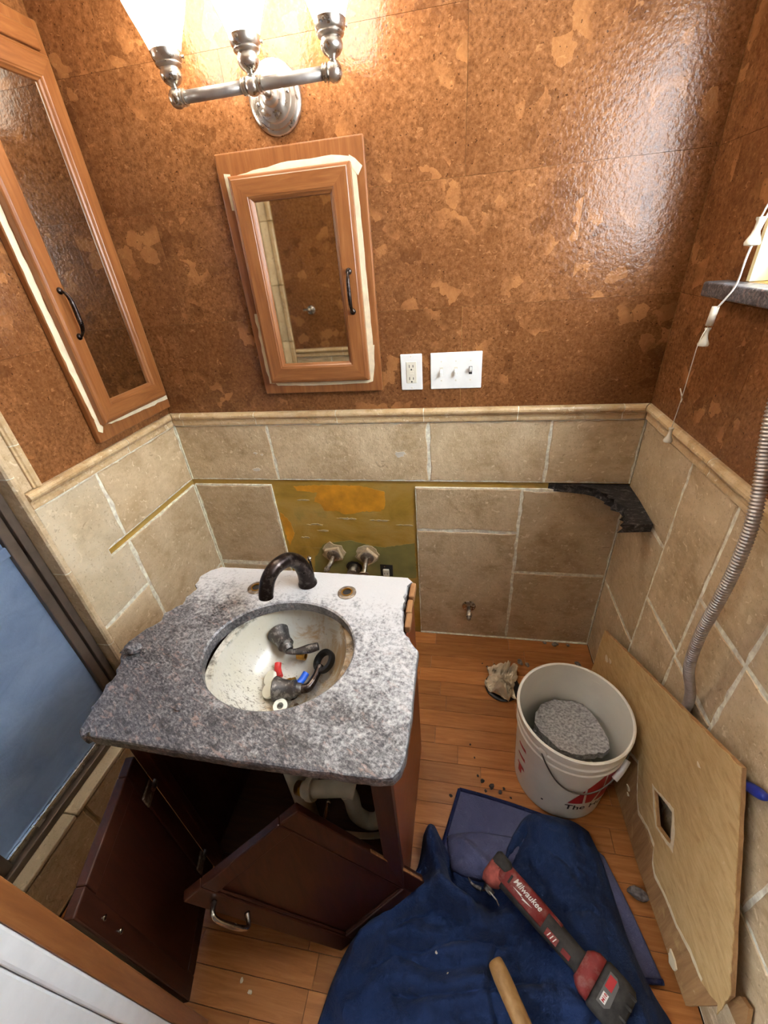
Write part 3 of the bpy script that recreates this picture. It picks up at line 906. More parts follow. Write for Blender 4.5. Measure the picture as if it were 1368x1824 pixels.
bev(box('test_button', (0.934, -0.0086, 1.2155), (0.9475, -0.0077, 1.2205), IVORY, O), 0.0004, 1)
for z in (1.272, 1.172):
    lathe('screw', [(.0028, 0), (.0026, .0008), (0, .001)], (0.941, -0.0058, z), IVORY, O, (0, -1, 0), 12)
S = thing('switch_plate', (1.084, 0.0, 1.165), 'white triple light switch plate beside the outlet', 'light switch')
bev(box('cover_plate', (1.003, -0.0058, 1.165), (1.165, -0.0002, 1.279), WHITEP, S), 0.0025, 3)
for k, x in enumerate((1.038, 1.084, 1.130)):
    box('toggle_slot', (x - .0052, -0.0062, 1.2105), (x + .0052, -0.0057, 1.2345), SLOT if k == 2 else IVORY, S)
    dn = -1 if k < 2 else 1
    V, F = boxg((-.004, -0.0135, -0.0065), (.004, 0.0, 0.0065))
    V = [(x + a, -0.006 + b, 1.2225 + c + dn * (-b) * 0.55) for a, b, c in V]
    bev(mk('toggle', V, F, WHITEP, S), 0.0012, 2)
    for z in (1.2525, 1.1925):
        lathe('screw', [(.0028, 0), (.0026, .0008), (0, .001)], (x, -0.0058, z), IVORY, S, (0, -1, 0), 12)

# robe hook on the door wall (seen in the mirror)
H = thing('robe_hook', (0.215, YF, 1.315), 'chrome robe hook seen in the cabinet mirror', 'hook')
lathe('rosette', [(.024, 0), (.024, .004), (.019, .008), (.012, .011), (0, .012)], (0.215, YF + .0002, 1.315), CHROME, H, (0, 1, 0), 24)
tube('peg', [(0.215, YF + .008, 1.315), (0.215, YF + .035, 1.312), (0.215, YF + .05, 1.325)], .007, CHROME, H, 12)
tube('cross_bar', [(0.185, YF + .05, 1.322), (0.245, YF + .05, 1.322)], .006, CHROME, H, 12, 0)


# pipes coming out of the walls -----------------------------------------------
def jagged(c, r, n, jit, seed):
    rnd = random.Random(seed)
    return [(c[0] + math.cos(a) * r * rnd.uniform(1 - jit, 1 + jit), c[1] + math.sin(a) * r * rnd.uniform(1 - jit, 1 + jit)) for a in np.linspace(0, 2 * math.pi, n, endpoint=False)]


for x, z, rot, lab, bent in ((0.566, 0.452, 0.25, 'shut-off valve stub with bent stem, left of the two above the vanity', -1), (0.717, 0.448, 0.78, 'shut-off valve stub with round escutcheon, right of the two above the vanity', 0)):
    v = thing('valve_stub', (x, 0.0105, z), lab, 'valve')
    d = .046
    sq = [(x + math.cos(rot + k * math.pi / 2 + .785) * d, z + math.sin(rot + k * math.pi / 2 + .785) * d) for k in range(4)]
    V, F = prismg(sq, lambda u, w: (u, 0.0104, w), lambda u, w: (u, -0.012, w)); bev(mk('leftover_tile', V, F, STONE, v), .003, 2)
    P = jagged((x - .005, z + .004), .050, 18, .16, int(x * 99))
    V, F = prismg(P, lambda u, w: (u, 0.0103, w), lambda u, w: (u, 0.004, w)); mk('mortar', V, F, PALEPATCH, v)
    lathe('escutcheon', [(.030, .0125), (.029, .016), (.022, .020), (.013, .022), (.010, .024)], (x, 0.0, z), OLDCHROME, v, (0, -1, 0), 24)
    e = Vector((x + bent * .022, -0.085, z - .028 - .006 * abs(bent)))
    tube('stem', [(x, -0.018, z), (x, -0.05, z - .006), e], [.009, .010, .008], OLDCHROME, v, 12)
    a = (Vector(e) - Vector((x, -0.05, z - .006))).normalized()
    lathe('nut', [(.013, -.022), (.013, -.010), (.010, -.009), (.0, -.008)] if bent else [(.0, -.004), (.021, -.003), (.022, .002), (.010, .005), (.006, .008), (0, .008)], e, OLDCHROME, v, tuple(a), 6 if bent else 22, smooth=False)

D = thing('drain_stub', (0.646, 0.0105, 0.376), 'capped grey drain pipe in a rough round wall hole', 'pipe')
V, F = prismg(jagged((0.646, 0.372), .036, 24, .07, 5), lambda u, w: (u, 0.0104, w), lambda u, w: (u, 0.0088, w)); mk('hole', V, F, SLOT, D)
lathe('pipe_cap', [(.027, 0), (.027, .035), (.024, .042), (.012, .045), (0, .0455)], (0.648, 0.0088, 0.368), OLDCHROME, D, (0, -1, 0), 26)
B = thing('wall_receptacle', (0.791, 0.0105, 0.36), 'black square cut-out with a white socket in the stripped wall', 'outlet')
V, F = prismg([(0.765, 0.335), (0.820, 0.333), (0.822, 0.396), (0.766, 0.398)], lambda u, w: (u, 0.0104, w), lambda u, w: (u, 0.0086, w)); mk('box_opening', V, F, SLOT, B)
bev(box('socket', (0.778, -0.004, 0.338), (0.806, 0.0086, 0.376), IVORY, B), .004, 3)
for dx in (-.006, .006): box('slot', (0.792 + dx - .0012, -0.0044, 0.352), (0.792 + dx + .0012, -0.0039, 0.362), SLOT, B)
lathe('screw', [(.004, 0), (.003, .003), (0, .0035)], (0.786, 0.0086, 0.388), CHROME, B, (0, -1, 0), 12)

Q = thing('supply_valve', (1.157, 0.0, 0.187), 'small chrome supply stub low on the tiled wall above the floor', 'valve')
lathe('escutcheon', [(.030, .0002), (.029, .004), (.020, .008), (.010, .010)], (1.157, 0.0, 0.190), CHROME, Q, (0, -1, 0), 26)
tube('stub', [(1.157, -.008, .190), (1.157, -.045, .188)], .008, OLDCHROME, Q, 14, 0)
lathe('nut', [(.0125, .0), (.0125, .016), (.009, .018), (.009, .03), (.006, .032), (0, .032)], (1.157, -.045, .188), OLDCHROME, Q, (0, -1, -.25), 6, smooth=False)

# broken granite left in the corner
G = [(1.42, .008), (1.684, .008), (1.684, -0.10), (1.676, -0.246), (1.64, -0.250), (1.587, -0.254), (1.600, -0.245), (1.612, -0.232), (1.604, -0.215), (1.622, -0.195), (1.616, -0.178),
     (1.632, -0.160), (1.622, -0.140), (1.604, -0.122), (1.610, -0.10), (1.588, -0.088), (1.598, -0.07), (1.580, -0.052), (1.572, -0.034), (1.545, -0.022), (1.50, -0.006), (1.46, -0.004)]
rnd = random.Random(3)
V = []
for dz, k in ((0.7835, -.006), (0.797, .003), (0.812, 0.0)):
    for i, (x, yv) in enumerate(G):
        j = rnd.uniform(-.004, .004) if i > 4 else 0
        V.append((x + k + j if i > 4 else x, yv + (j if i > 4 else 0), dz))
n = len(G)
F = [tuple(range(n))[::-1], tuple(range(2 * n, 3 * n))] + [(a * n + i, a * n + (i + 1) % n, (a + 1) * n + (i + 1) % n, (a + 1) * n + i) for a in range(2) for i in range(n)]
_t = NT('broken_dark_granite', 0.55, 0, 0.5)
_p = _t.position(False)
_n = _t.noise(_t.scale(_p, (40, 95, 60)), 1.0, 7, 0.72, 0.8)
_t.color(_t.ramp(_n, [(0.38, (14, 13, 14)), (0.52, (44, 40, 40)), (0.62, (104, 98, 96)), (0.74, (196, 190, 186))]))
_t.bump(_n, 0.012, 1.0)
o = mk('granite_remnant', V, F, _t.m, origin=(1.64, -0.1, 0.7835))
tag(o, 'jagged dark granite shelf remnant left in the right wall corner', 'stone')

# shower door -------------------------------------------------------------------
SD = thing('shower_door', (-0.06, -0.92, 0.2105), 'frosted glass shower door in a dark bronze frame', 'shower door')
bev(box('jamb_channel', (-0.088, -0.6725, 0.237), (-0.040, -0.6490, 1.90), FRAME, SD), .002)
bev(box('jamb_channel', (-0.088, -1.184, 0.237), (-0.040, -1.160, 1.90), FRAME, SD), .002)
st = bev(box('door_stile', (-0.078, -0.705, 0.240), (-0.046, -0.6765, 1.90), FRAME, SD), .003)
bev(box('door_stile', (-0.078, -1.157, 0.240), (-0.046, -1.128, 1.90), FRAME, SD), .003)
bev(box('track', (-0.088, -1.184, 0.2112), (-0.036, -0.649, 0.236), FRAME, SD), .003)
bev(box('bottom_rail', (-0.072, -1.1275, 0.240), (-0.052, -0.7055, 0.262), CHROME, SD), .002)
bev(box('top_rail', (-0.088, -1.184, 1.901), (-0.040, -0.649, 1.935), FRAME, SD), .003)
box('glass_panel', (-0.066, -1.1275, 0.2625), (-0.060, -0.7055, 1.90), GLASSF, SD)
bev(box('clip', (-0.0598, -0.745, 0.955), (-0.048, -0.706, 0.985), GLASSF, SD), .003)


# blind cords ---------------------------------------------------------------------
def tassel(parent, top, axis, s=1.0, name='tassel'):
    lathe(name, [(.0, 0), (.0065 * s, .0), (.0065 * s, .003 * s), (.0045 * s, .006 * s), (.0045 * s, .016 * s), (.0065 * s, .024 * s), (.0105 * s, .032 * s), (.012 * s, .036 * s), (.011 * s, .040 * s), (.0, .042 * s)], top, IVORY, parent, axis, 20)


CD = thing('blind_cord', (1.62, -0.33, 1.10), 'long white blind cord with joiner, knot and end tassel draped over the window sill', 'cord')
tube('cord', [(1.72, -0.50, 2.08), (1.66, -0.435, 1.75), (1.632, -0.405, 1.60), (1.625, -0.382, 1.515), (1.629, -0.366, 1.455), (1.622, -0.356, 1.425), (1.615, -0.348, 1.408)], .0016, WHITEP, CD, 8)
tube('cord', [(1.72, -0.515, 2.08), (1.655, -0.448, 1.74), (1.629, -0.412, 1.60), (1.6225, -0.385, 1.515), (1.628, -0.369, 1.455), (1.6195, -0.359, 1.425), (1.613, -0.351, 1.408)], .0016, WHITEP, CD, 8)
tube('joiner', [(1.614, -0.347, 1.412), (1.613, -0.345, 1.376)], .0068, IVORY, CD, 16, 0)
tassel(CD, (1.613, -0.345, 1.372), (-.02, -0.02, -1), 0.9)
tube('thin_cord', [(1.612, -0.345, 1.376), (1.60, -0.352, 1.345), (1.606, -0.338, 1.29), (1.612, -0.326, 1.22), (1.614, -0.316, 1.14)], .0010, IVORY, CD, 6)
tube('knot', [(1.612, -0.324, 1.216), (1.606, -0.335, 1.226), (1.604, -0.326, 1.236), (1.610, -0.312, 1.234), (1.613, -0.318, 1.222), (1.613, -0.326, 1.214), (1.610, -0.331, 1.208)], .0012, IVORY, CD, 6)
tassel(CD, (1.614, -0.316, 1.140), (0, 0, -1), 0.9)
C2 = thing('blind_cord', (1.60, -0.40, 1.51), 'short blind cord ending in a white tassel in front of the window edge', 'cord')
tube('cord', [(1.70, -0.53, 2.08), (1.64, -0.455, 1.75), (1.620, -0.412, 1.60), (1.616, -0.400, 1.560)], .0015, WHITEP, C2, 8)
tassel(C2, (1.616, -0.400, 1.560), (-.05, -.05, -1), 1.05)

# corrugated metal hose ---------------------------------------------------------------
hp = smoothpath([(1.683, -0.585, 1.372), (1.650, -0.592, 1.378), (1.622, -0.606, 1.350), (1.613, -0.625, 1.29), (1.617, -0.639, 1.223), (1.62, -0.653, 1.177), (1.62, -0.677, 1.10), (1.62, -0.686, 1.005), (1.62, -0.683, 0.901), (1.622, -0.675, 0.809),
                 (1.632, -0.672, 0.70), (1.662, -0.672, 0.60), (1.6725, -0.66, 0.52), (1.6725, -0.62, 0.42), (1.6725, -0.60, 0.34)], 40)
ln = [0.0]
for a, b in zip(hp, hp[1:]): ln.append(ln[-1] + (b - a).length)
N = int(ln[-1] / 0.00165)
rs = [Vector([float(np.interp(ln[-1] * i / N, ln, [p[k] for p in hp])) for k in range(3)]) for i in range(N + 1)]
v, f = tubeg(rs, lambda t: 0.0100 + (0.0008, 0.0018, 0.0008, -0.0016)[int(round(t * N)) % 4], 12, 0)
HS = mk('flexible_hose', v, f, m_metal('corrugated_steel', (196, 188, 180), 0.42, metal=0.8), smooth=True, origin=(1.668, -0.66, 0.34))
tag(HS, 'corrugated steel hose hanging beside the right wall behind the torn board', 'hose')


# ================================================================ the vanity, pulled away from the wall
VX0, VX1, VY0, VY1 = 0.405, 0.988, -1.000, -0.552
VN = thing('vanity_cabinet', (0.70, -0.776, 0.0), 'dark wood vanity cabinet with both doors hanging open, under the broken granite top', 'cabinet')
bev(box('side_panel', (VX1 - .018, VY0 + .02, 0.0), (VX1, VY1, 0.745), SIDEWOOD, VN), .002)
bev(box('side_panel', (VX0, VY0 + .02, 0.0), (VX0 + .018, VY1, 0.745), DARKWOOD, VN), .002)
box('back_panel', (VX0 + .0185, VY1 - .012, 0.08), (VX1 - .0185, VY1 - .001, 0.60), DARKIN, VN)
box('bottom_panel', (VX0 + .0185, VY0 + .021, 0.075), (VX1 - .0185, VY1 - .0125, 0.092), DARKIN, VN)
box('toe_board', (VX0 + .0185, VY0 + .06, 0.0), (VX1 - .0185, VY0 + .072, 0.074), DARKWOOD, VN)
bev(box('front_stile', (VX1 - .042, VY0, 0.0), (VX1, VY0 + .0195, 0.745), DARKWOOD, VN), .002)
bev(box('front_stile', (VX0, VY0, 0.0), (VX0 + .042, VY0 + .0195, 0.745), DARKWOOD, VN), .002)
bev(box('front_rail', (VX0 + .0425, VY0, 0.700), (VX1 - .0425, VY0 + .0195, 0.745), DARKWOOD, VN), .002)
bev(box('front_rail', (VX0 + .0425, VY0, 0.062), (VX1 - .0425, VY0 + .0195, 0.098), DARKWOOD, VN), .002)
PLY = m_wood('raw_plywood', (150, 106, 66), (178, 134, 90), (120, 80, 46), 0.8, (3, 3, 30), 0.1)
for lo, hi in (((VX0 + .01, VY0 - .012, 0.7455), (VX1 - .005, VY0 + .04, 0.7685)), ((VX0 + .01, VY1 - .035, 0.7455), (VX1 - .005, VY1, 0.7685)),
               ((VX0 + .01, VY0 + .0405, 0.7455), (VX0 + .09, VY1 - .0355, 0.7685)), ((VX1 - .085, VY0 + .0405, 0.7455), (VX1 - .005, VY1 - .0355, 0.7685))):
    bev(box('subtop_batten', lo, hi, DARKWOOD, VN), .003)
for xa, xb, z in ((0.52, 0.60, .7475), (0.66, 0.70, .747), (0.78, 0.86, .7468)):
    bev(box('splinter', (xa, VY0 - .0155, z), (xb, VY0 - .0122, z + .011), PLY, VN), .001)


def cab_door(name, xf, w, h, th=0.020, handle=None, hinges=(), screws=()):
    """local frame: x across (0..w), y out of the face (front is -y), z up"""
    dr = mk(name, [xf(p) for p in boxg((0.0445, -th * .55, 0.0445), (w - .0445, -th * .15, h - .0445))[0]], BOXF, DARKWOOD, VN)
    for nm, lo, hi in (('door_stile', (0, -th, 0), (.044, 0, h)), ('door_stile', (w - .044, -th, 0), (w, 0, h)), ('door_rail', (.0442, -th, 0), (w - .0442, 0, .044)), ('door_rail', (.0442, -th, h - .044), (w - .0442, 0, h))):
        bev(box(nm, lo, hi, DARKWOOD, dr, xf=xf), .003, 2)
    m = .006
    for lo, hi in (((.0445, -th * .86, .0445), (.0445 + m, -th * .55, h - .0445)), ((w - .0445 - m, -th * .86, .0445), (w - .0445, -th * .55, h - .0445)), ((.0445 + m, -th * .86, .0445), (w - .0445 - m, -th * .55, .0445 + m)), ((.0445 + m, -th * .86, h - .0445 - m), (w - .0445 - m, -th * .55, h - .0445))):
        bev(box('panel_bead', lo, hi, DARKWOOD, dr, xf=xf), .002, 1)
    if handle:
        a, b = handle
        pts = [xf((a[0], -th, a[1])), xf((a[0], -th - .026, a[1])), xf(((a[0] + b[0]) / 2, -th - .032, (a[1] + b[1]) / 2)), xf((b[0], -th - .026, b[1])), xf((b[0], -th, b[1]))]
        tube('handle', pts, [.006, .0045, .0055, .0045, .006], CHROME, dr, 10)
    for (x, z) in screws:
        p0 = Vector(xf((x, 0, z))); nrm = (Vector(xf((x, 1, z))) - p0).normalized()
        lathe('handle_screw', [(.0055, .0003), (.005, .002), (.002, .0032), (0, .0034)], p0, CHROME, dr, tuple(nrm), 12)
    for (x, z, s) in hinges:
        bev(box('hinge_cup', (x - .022, 0.0003, z - .020), (x + .022, .006, z + .020), OLDCHROME, dr, xf=xf), .003)
        bev(box('hinge_arm', (x - .060 if s < 0 else x + .005, .006, z - .007), (x - .005 if s < 0 else x + .060, .014, z + .007), OLDCHROME, dr, xf=xf), .003)
    return dr


# left door: hinged on the left stile, swung towards the camera
hx, hy = 0.4085, -0.9825
dv = Vector((0.296, -0.955, 0)).normalized()


def xfL(p):   # x along the opened door, front face (-y) turned to the shower
    n = Vector((-dv.y, dv.x, 0))
    q = Vector((hx, hy - .018, 0.045)) + dv * p[0] + n * p[1] + Vector((0, 0, p[2]))
    return tuple(q)


cab_door('door', xfL, 0.270, 0.605, handle=((0.245, 0.43), (0.245, 0.51)), hinges=((0.030, 0.50, -1), (0.030, 0.11, -1)), screws=((0.245, 0.435), (0.245, 0.510)))

# right door: torn off its upper hinge, hanging askew with a corner on the floor
def euler_zxy(a, b, c):
    Rz = Matrix.Rotation(a, 3, 'Z'); Rx = Matrix.Rotation(b, 3, 'X'); Ry = Matrix.Rotation(c, 3, 'Y')
    return Rz @ Rx @ Ry


RE = euler_zxy(0.523, -0.109, -0.444)
RC = Vector((0.805, -1.061, 0.312))


def xfR(p): return tuple(RC + RE @ Vector((p[0] - .14, p[1] + .0, p[2] - .28)))


d2 = cab_door('door', xfR, 0.280, 0.560, handle=((0.024, 0.40), (0.024, 0.50)))
bev(box('edge_highlight', (0.2795, -.0215, 0.02), (0.283, -.014, 0.28), PLY, d2, xf=xfR), .001)  # pale strip laid on as the golden highlight of the bevelled edge

# drain pipes inside the cabinet
PT = thing('drain_trap', (0.86, -0.92, 0.22), 'white plastic sink drain trap inside the open vanity', 'pipe')
tube('trap_bend', [(0.850, -0.92, 0.445), (0.858, -0.92, 0.410), (0.860, -0.92, 0.340), (0.875, -0.92, 0.308), (0.895, -0.92, 0.298), (0.920, -0.92, 0.318), (0.938, -0.92, 0.380), (0.950, -0.915, 0.450)], .0195, PVC, PT, 18, 8)
tube('trap_arm', [(0.872, -0.92, 0.452), (0.845, -0.92, 0.456), (0.80, -0.92, 0.440), (0.735, -0.92, 0.418)], .0200, PVC, PT, 18, 6)
lathe('slip_nut', [(.020, 0), (.027, .001), (.028, .010), (.026, .020), (.020, .021)], (0.765, -0.92, 0.428), PVC, PT, (-.95, 0, -.30), 20)
tube('brass_tailpiece', [(0.742, -0.92, 0.420), (0.715, -0.915, 0.411)], .017, BRASS, PT, 16, 0)
lathe('slip_nut', [(.0195, 0), (.026, .001), (.027, .010), (.025, .018), (.0195, .019)], (0.945, -0.917, 0.430), OLDCHROME, PT, (.15, 0.05, 1), 20)
tube('tailpiece', [(0.951, -0.915, 0.452), (0.945, -0.905, 0.50), (0.900, -0.880, 0.56), (0.84, -0.85, 0.585)], .016, OLDCHROME, PT, 16)
tube('supply_line', [(0.962, -0.93, 0.56), (0.962, -0.935, 0.47), (0.955, -0.935, 0.37), (0.935, -0.935, 0.285), (0.905, -0.935, 0.255), (0.86, -0.935, 0.24), (0.80, -0.93, 0.22)], .0075, PVC, PT, 12)
tube('vertical_pipe', [(0.692, -0.88, 0.10), (0.692, -0.88, 0.50)], .026, PVC, PT, 18, 0)
tube('drain_strap', [(0.812, -0.945, 0.440), (0.802, -0.95, 0.40), (0.788, -0.95, 0.345)], .006, CHROME, PT, 8)

# granite top with an oval cut-out ------------------------------------------------------
SC = (0.702, -0.800); SRX, SRY = 0.176, 0.152
CT = [(0.407, -0.524), (0.388, -0.540), (0.362, -0.576), (0.370, -0.605), (0.383, -0.631), (0.372, -0.655), (0.378, -0.684), (0.355, -0.718), (0.349, -0.745), (0.337, -0.775), (0.322, -0.800), (0.313, -0.829),
      (0.326, -0.860), (0.340, -0.880), (0.352, -0.909), (0.350, -0.935), (0.357, -0.957), (0.364, -0.985), (0.368, -1.010), (0.372, -1.038), (0.384, -1.044), (0.486, -1.045), (0.60, -1.048), (0.72, -1.050), (0.85, -1.049), (0.985, -1.047),
      (1.006, -1.042), (1.018, -1.028), (1.024, -1.005), (1.026, -0.92), (1.024, -0.84), (1.024, -0.771), (1.008, -0.752), (0.995, -0.735), (0.984, -0.712), (0.981, -0.695), (0.976, -0.66), (0.972, -0.603), (0.979, -0.565), (0.986, -0.545), (0.974, -0.528), (0.82, -0.525), (0.659, -0.523), (0.53, -0.523)]


def countertop():
    # densify, roughen the broken left edge and the broken right rear
    P = []
    rnd = random.Random(11)
    for i in range(len(CT)):
        a = Vector(CT[i]); b = Vector(CT[(i + 1) % len(CT)])
        k = max(1, int((b - a).length / 0.012))
        for j in range(k):
            p = a + (b - a) * (j / k)
            rough = 0.0028 if (p.x < 0.40 or (p.x > 0.96 and p.y > -0.77)) else 0.0003
            P.append((p.x + rnd.gauss(0, rough), p.y + rnd.gauss(0, rough), rough > .001))
    n = len(P); m = 72
    bm = bmesh.new()
    cx, cy = 0.70, -0.79

    def ins(p, d):
        v = Vector((p[0] - cx, p[1] - cy)); L_ = v.length
        return (p[0] - v.x / L_ * d, p[1] - v.y / L_ * d)
    rings = []
    for z, d in ((0.770, 0.004), (0.777, 0.0), (0.793, 0.0), (0.7985, 0.002), (0.800, 0.0055)):
        ring = []
        for p in P:
            dd = d + (rnd.uniform(-.003, .003) if (p[2] and z < 0.799) else 0)
            q = ins(p, dd); ring.append(bm.verts.new((q[0], q[1], z)))
        rings.append(ring)
    for a, b in zip(rings, rings[1:]):
        for i in range(n): bm.faces.new((a[i], a[(i + 1) % n], b[(i + 1) % n], b[i]))
    hr = []
    for z, d in ((0.770, 0.0), (0.796, 0.0), (0.800, 0.004)):
        hr.append([bm.verts.new((SC[0] + (SRX + d) * math.cos(2 * math.pi * k / m), SC[1] + (SRY + d) * math.sin(2 * math.pi * k / m), z)) for k in range(m)])
    for a, b in zip(hr, hr[1:]):
        for i in range(m): bm.faces.new((a[i], b[i], b[(i + 1) % m], a[(i + 1) % m]))
    bm.verts.ensure_lookup_table()

    def edges(r): return [bm.edges.get((r[i], r[(i + 1) % len(r)])) for i in range(len(r))]
    bmesh.ops.triangle_fill(bm, use_beauty=True, use_dissolve=False, edges=edges(rings[-1]) + edges(hr[-1]))
    bmesh.ops.triangle_fill(bm, use_beauty=True, use_dissolve=False, edges=edges(rings[0]) + edges(hr[0]))
    bmesh.ops.recalc_face_normals(bm, faces=bm.faces)
    bmesh.ops.translate(bm, verts=bm.verts, vec=(-0.70, 0.79, -0.770))
    me = bpy.data.meshes.new('countertop'); bm.to_mesh(me); bm.free()
    me.materials.append(GRANITE)
    o = bpy.data.objects.new('countertop', me); COL.objects.link(o); o.location = (0.70, -0.79, 0.770)
    BASE[o.name] = Vector((0.70, -0.79, 0.770))
    return tag(o, 'dust-covered grey granite countertop with broken edges and an oval sink cut-out', 'countertop')


TOP = countertop()
# splintered wood showing at the broken right rear corner
for k, (xa, ya, yb, zz) in enumerate(((0.985, -0.60, -0.545, .797), (0.983, -0.648, -0.602, .790), (0.986, -0.70, -0.652, .793))):
    bev(box('broken_edge_chunk', (xa - .004, ya, 0.772), (xa + .011, yb, zz), PLY, TOP), .004, 2)

bowl = [(SRX + .020, 0.0), (SRX + .020, -0.006), (SRX + .004, -0.012), (SRX, -0.030), (SRX - .012, -0.062), (SRX - .040, -0.098), (SRX - .085, -0.124), (0.045, -0.135), (0.026, -0.137), (0.022, -0.142), (0.022, -0.175)]
binn = [(0.017, -0.175), (0.017, -0.140), (0.024, -0.1325), (0.045, -0.130), (SRX - .088, -0.119), (SRX - .045, -0.093), (SRX - .018, -0.058), (SRX - .006, -0.028), (SRX - .002, -0.010), (SRX + .001, -0.0005)]
SK = lathe('sink_bowl', bowl + binn, (SC[0], SC[1], 0.7695), SINK, None, (0, 0, 1), 72, 1.0, SRY / SRX, closed=True, origin=(SC[0], SC[1], 0.63))
tag(SK, 'cream oval sink bowl full of grime under the granite top', 'sink')

# faucet spout and the two empty handle holes
FC = thing('faucet', (0.697, -0.578, 0.80), 'dark bronze arched faucet spout at the back of the sink', 'faucet')
tube('spout', [(0.699, -0.576, 0.803), (0.698, -0.578, 0.845), (0.692, -0.590, 0.885), (0.680, -0.618, 0.915), (0.664, -0.655, 0.921), (0.652, -0.682, 0.905), (0.646, -0.698, 0.876), (0.645, -0.702, 0.862)], [.0230, .0212, .0196, .0188, .0184, .0182, .0180, .0178], BRONZE, FC, 22, 8)
lathe('spout_base', [(.026, 0), (.026, .004), (.0235, .009), (.0215, .014)], (0.699, -0.576, 0.8003), BRONZE, FC, (0, 0, 1), 28)
tube('lift_rod', [(0.706, -0.545, 0.803), (0.706, -0.548, 0.862)], .003, BRONZE, FC, 8, 0)
lathe('lift_knob', [(.003, 0), (.006, .002), (.006, .010), (.003, .013), (0, .0135)], (0.706, -0.548, 0.860), CHROME, FC, (0, -.1, 1), 14)
for x, yv, lab in ((0.561, -0.607, 'brass-lined handle hole left of the faucet, in the dusty granite'), (0.818, -0.604, 'brass-lined handle hole right of the faucet, in the dusty granite')):
    hh = thing('faucet_hole', (x, yv, 0.80), lab, 'fitting')
    lathe('washer', [(.015, .0003), (.0245, .0003), (.0245, .0025), (.021, .0038), (.015, .0038)], (x, yv, 0.80), OLDCHROME, hh, (0, 0, 1), 28, closed=True)
    lathe('brass_insert', [(.0152, -.002 + .0025), (.0152, .0050), (.0120, .0050), (.0115, .0008)], (x, yv, 0.80), BRASS, hh, (0, 0, 1), 24, closed=True)
    lathe('hole', [(.0114, .0008), (.0114, .0014), (0, .0014)], (x, yv, 0.80), SLOT, hh, (0, 0, 1), 20)

# loose faucet parts lying in the sink ------------------------------------------------------
def bz(x, yv):   # height of the bowl's inside under a point
    r = math.hypot((x - SC[0]) / SRX, (yv - SC[1]) / SRY) * SRX
    pr = sorted((a, b) for a, b in binn[2:])
    return 0.7695 + float(np.interp(r, [p[0] for p in pr], [p[1] for p in pr]))


def bell(name, base, axis, lab, mat=GUNMETAL, s=1.15):
    t_ = thing(name, tuple(base), lab, 'faucet part')
    lathe('bell', [(.0, 0), (.024 * s, 0), (.026 * s, .003 * s), (.0245 * s, .008 * s), (.020 * s, .020 * s), (.017 * s, .036 * s), (.0185 * s, .040 * s), (.0185 * s, .046 * s), (.013 * s, .050 * s), (.012 * s, .058 * s), (.009 * s, .062 * s), (0, .063 * s)], base, mat, t_, axis, 26)
    return t_


z0 = bz(0.64, -0.70)
b1 = bell('bell_fitting', (0.628, -0.672, z0 + .030), (0.55, -0.55, -0.10), 'grey bell-shaped faucet handle with lever, upper one in the sink')
tube('lever', [(0.672, -0.722, z0 + .018), (0.700, -0.728, z0 + .026), (0.735, -0.722, z0 + .034), (0.758, -0.715, z0 + .038)], [.008, .008, .012, .010], GUNMETAL, b1, 12)
z1 = bz(0.70, -0.81)
b2 = bell('bell_fitting', (0.668, -0.815, z1 + .030), (1.0, 0.12, 0.0), 'grey bell-shaped faucet handle lying across the sink bottom, the lower one')
tube('lever', [(0.735, -0.807, z1 + .030), (0.752, -0.800, z1 + .030), (0.762, -0.770, z1 + .034), (0.765, -0.742, z1 + .038)], [.012, .011, .009, .010], BRONZE, b2, 12)
z2 = bz(0.775, -0.735)
rg = lathe('rubber_ring', [(.018, -.007), (.030, -.007), (.031, .0), (.030, .007), (.020, .007), (.018, .0)], (0.775, -0.735, z2 + .024), BLACK, None, (-0.45, -0.25, 0.85), 30, closed=True, origin=(0.775, -0.735, z2))
tag(rg, 'black rubber drain ring tilted in the sink beside the lever', 'gasket')
zc = bz(0.655, -0.752)
o = tube('red_sleeve', [(0.648, -0.740, zc + .020), (0.652, -0.756, zc + .014), (0.664, -0.774, zc + .012)], .0090, plain('red_plastic', (204, 46, 42), 0.45), None, 12, origin=(0.655, -0.756, zc))
tag(o, 'short red plastic tube among the parts in the sink', 'tube')
zc = bz(0.722, -0.785)
o = tube('blue_sleeve', [(0.733, -0.762, zc + .030), (0.727, -0.780, zc + .026), (0.716, -0.800, zc + .024)], .0088, plain('bright_blue_plastic', (30, 96, 214), 0.4), None, 12, origin=(0.722, -0.785, zc))
tag(o, 'short blue plastic tube among the parts in the sink', 'tube')
zc = bz(0.705, -0.715)
o = lathe('brass_sleeve', [(.008, 0), (.012, 0), (.012, .022), (.008, .022)], (0.694, -0.712, zc + .014), BRASS, None, (0.9, -0.1, 0.05), 22, closed=True, origin=(0.705, -0.715, zc)); tag(o, 'brass sleeve nut behind the lever in the sink', 'nut')
zc = bz(0.700, -0.785)
o = lathe('brass_fitting', [(.0, 0), (.0085, .0), (.0085, .010), (.006, .012), (.006, .022), (0, .023)], (0.690, -0.786, zc + .020), BRASS, None, (0.7, 0.2, 0.25), 6, smooth=False, origin=(0.700, -0.785, zc)); tag(o, 'small brass valve stem between the red and blue tubes', 'valve stem')
WAX = plain('translucent_white_plastic', (232, 228, 210), 0.35, var=0.03)
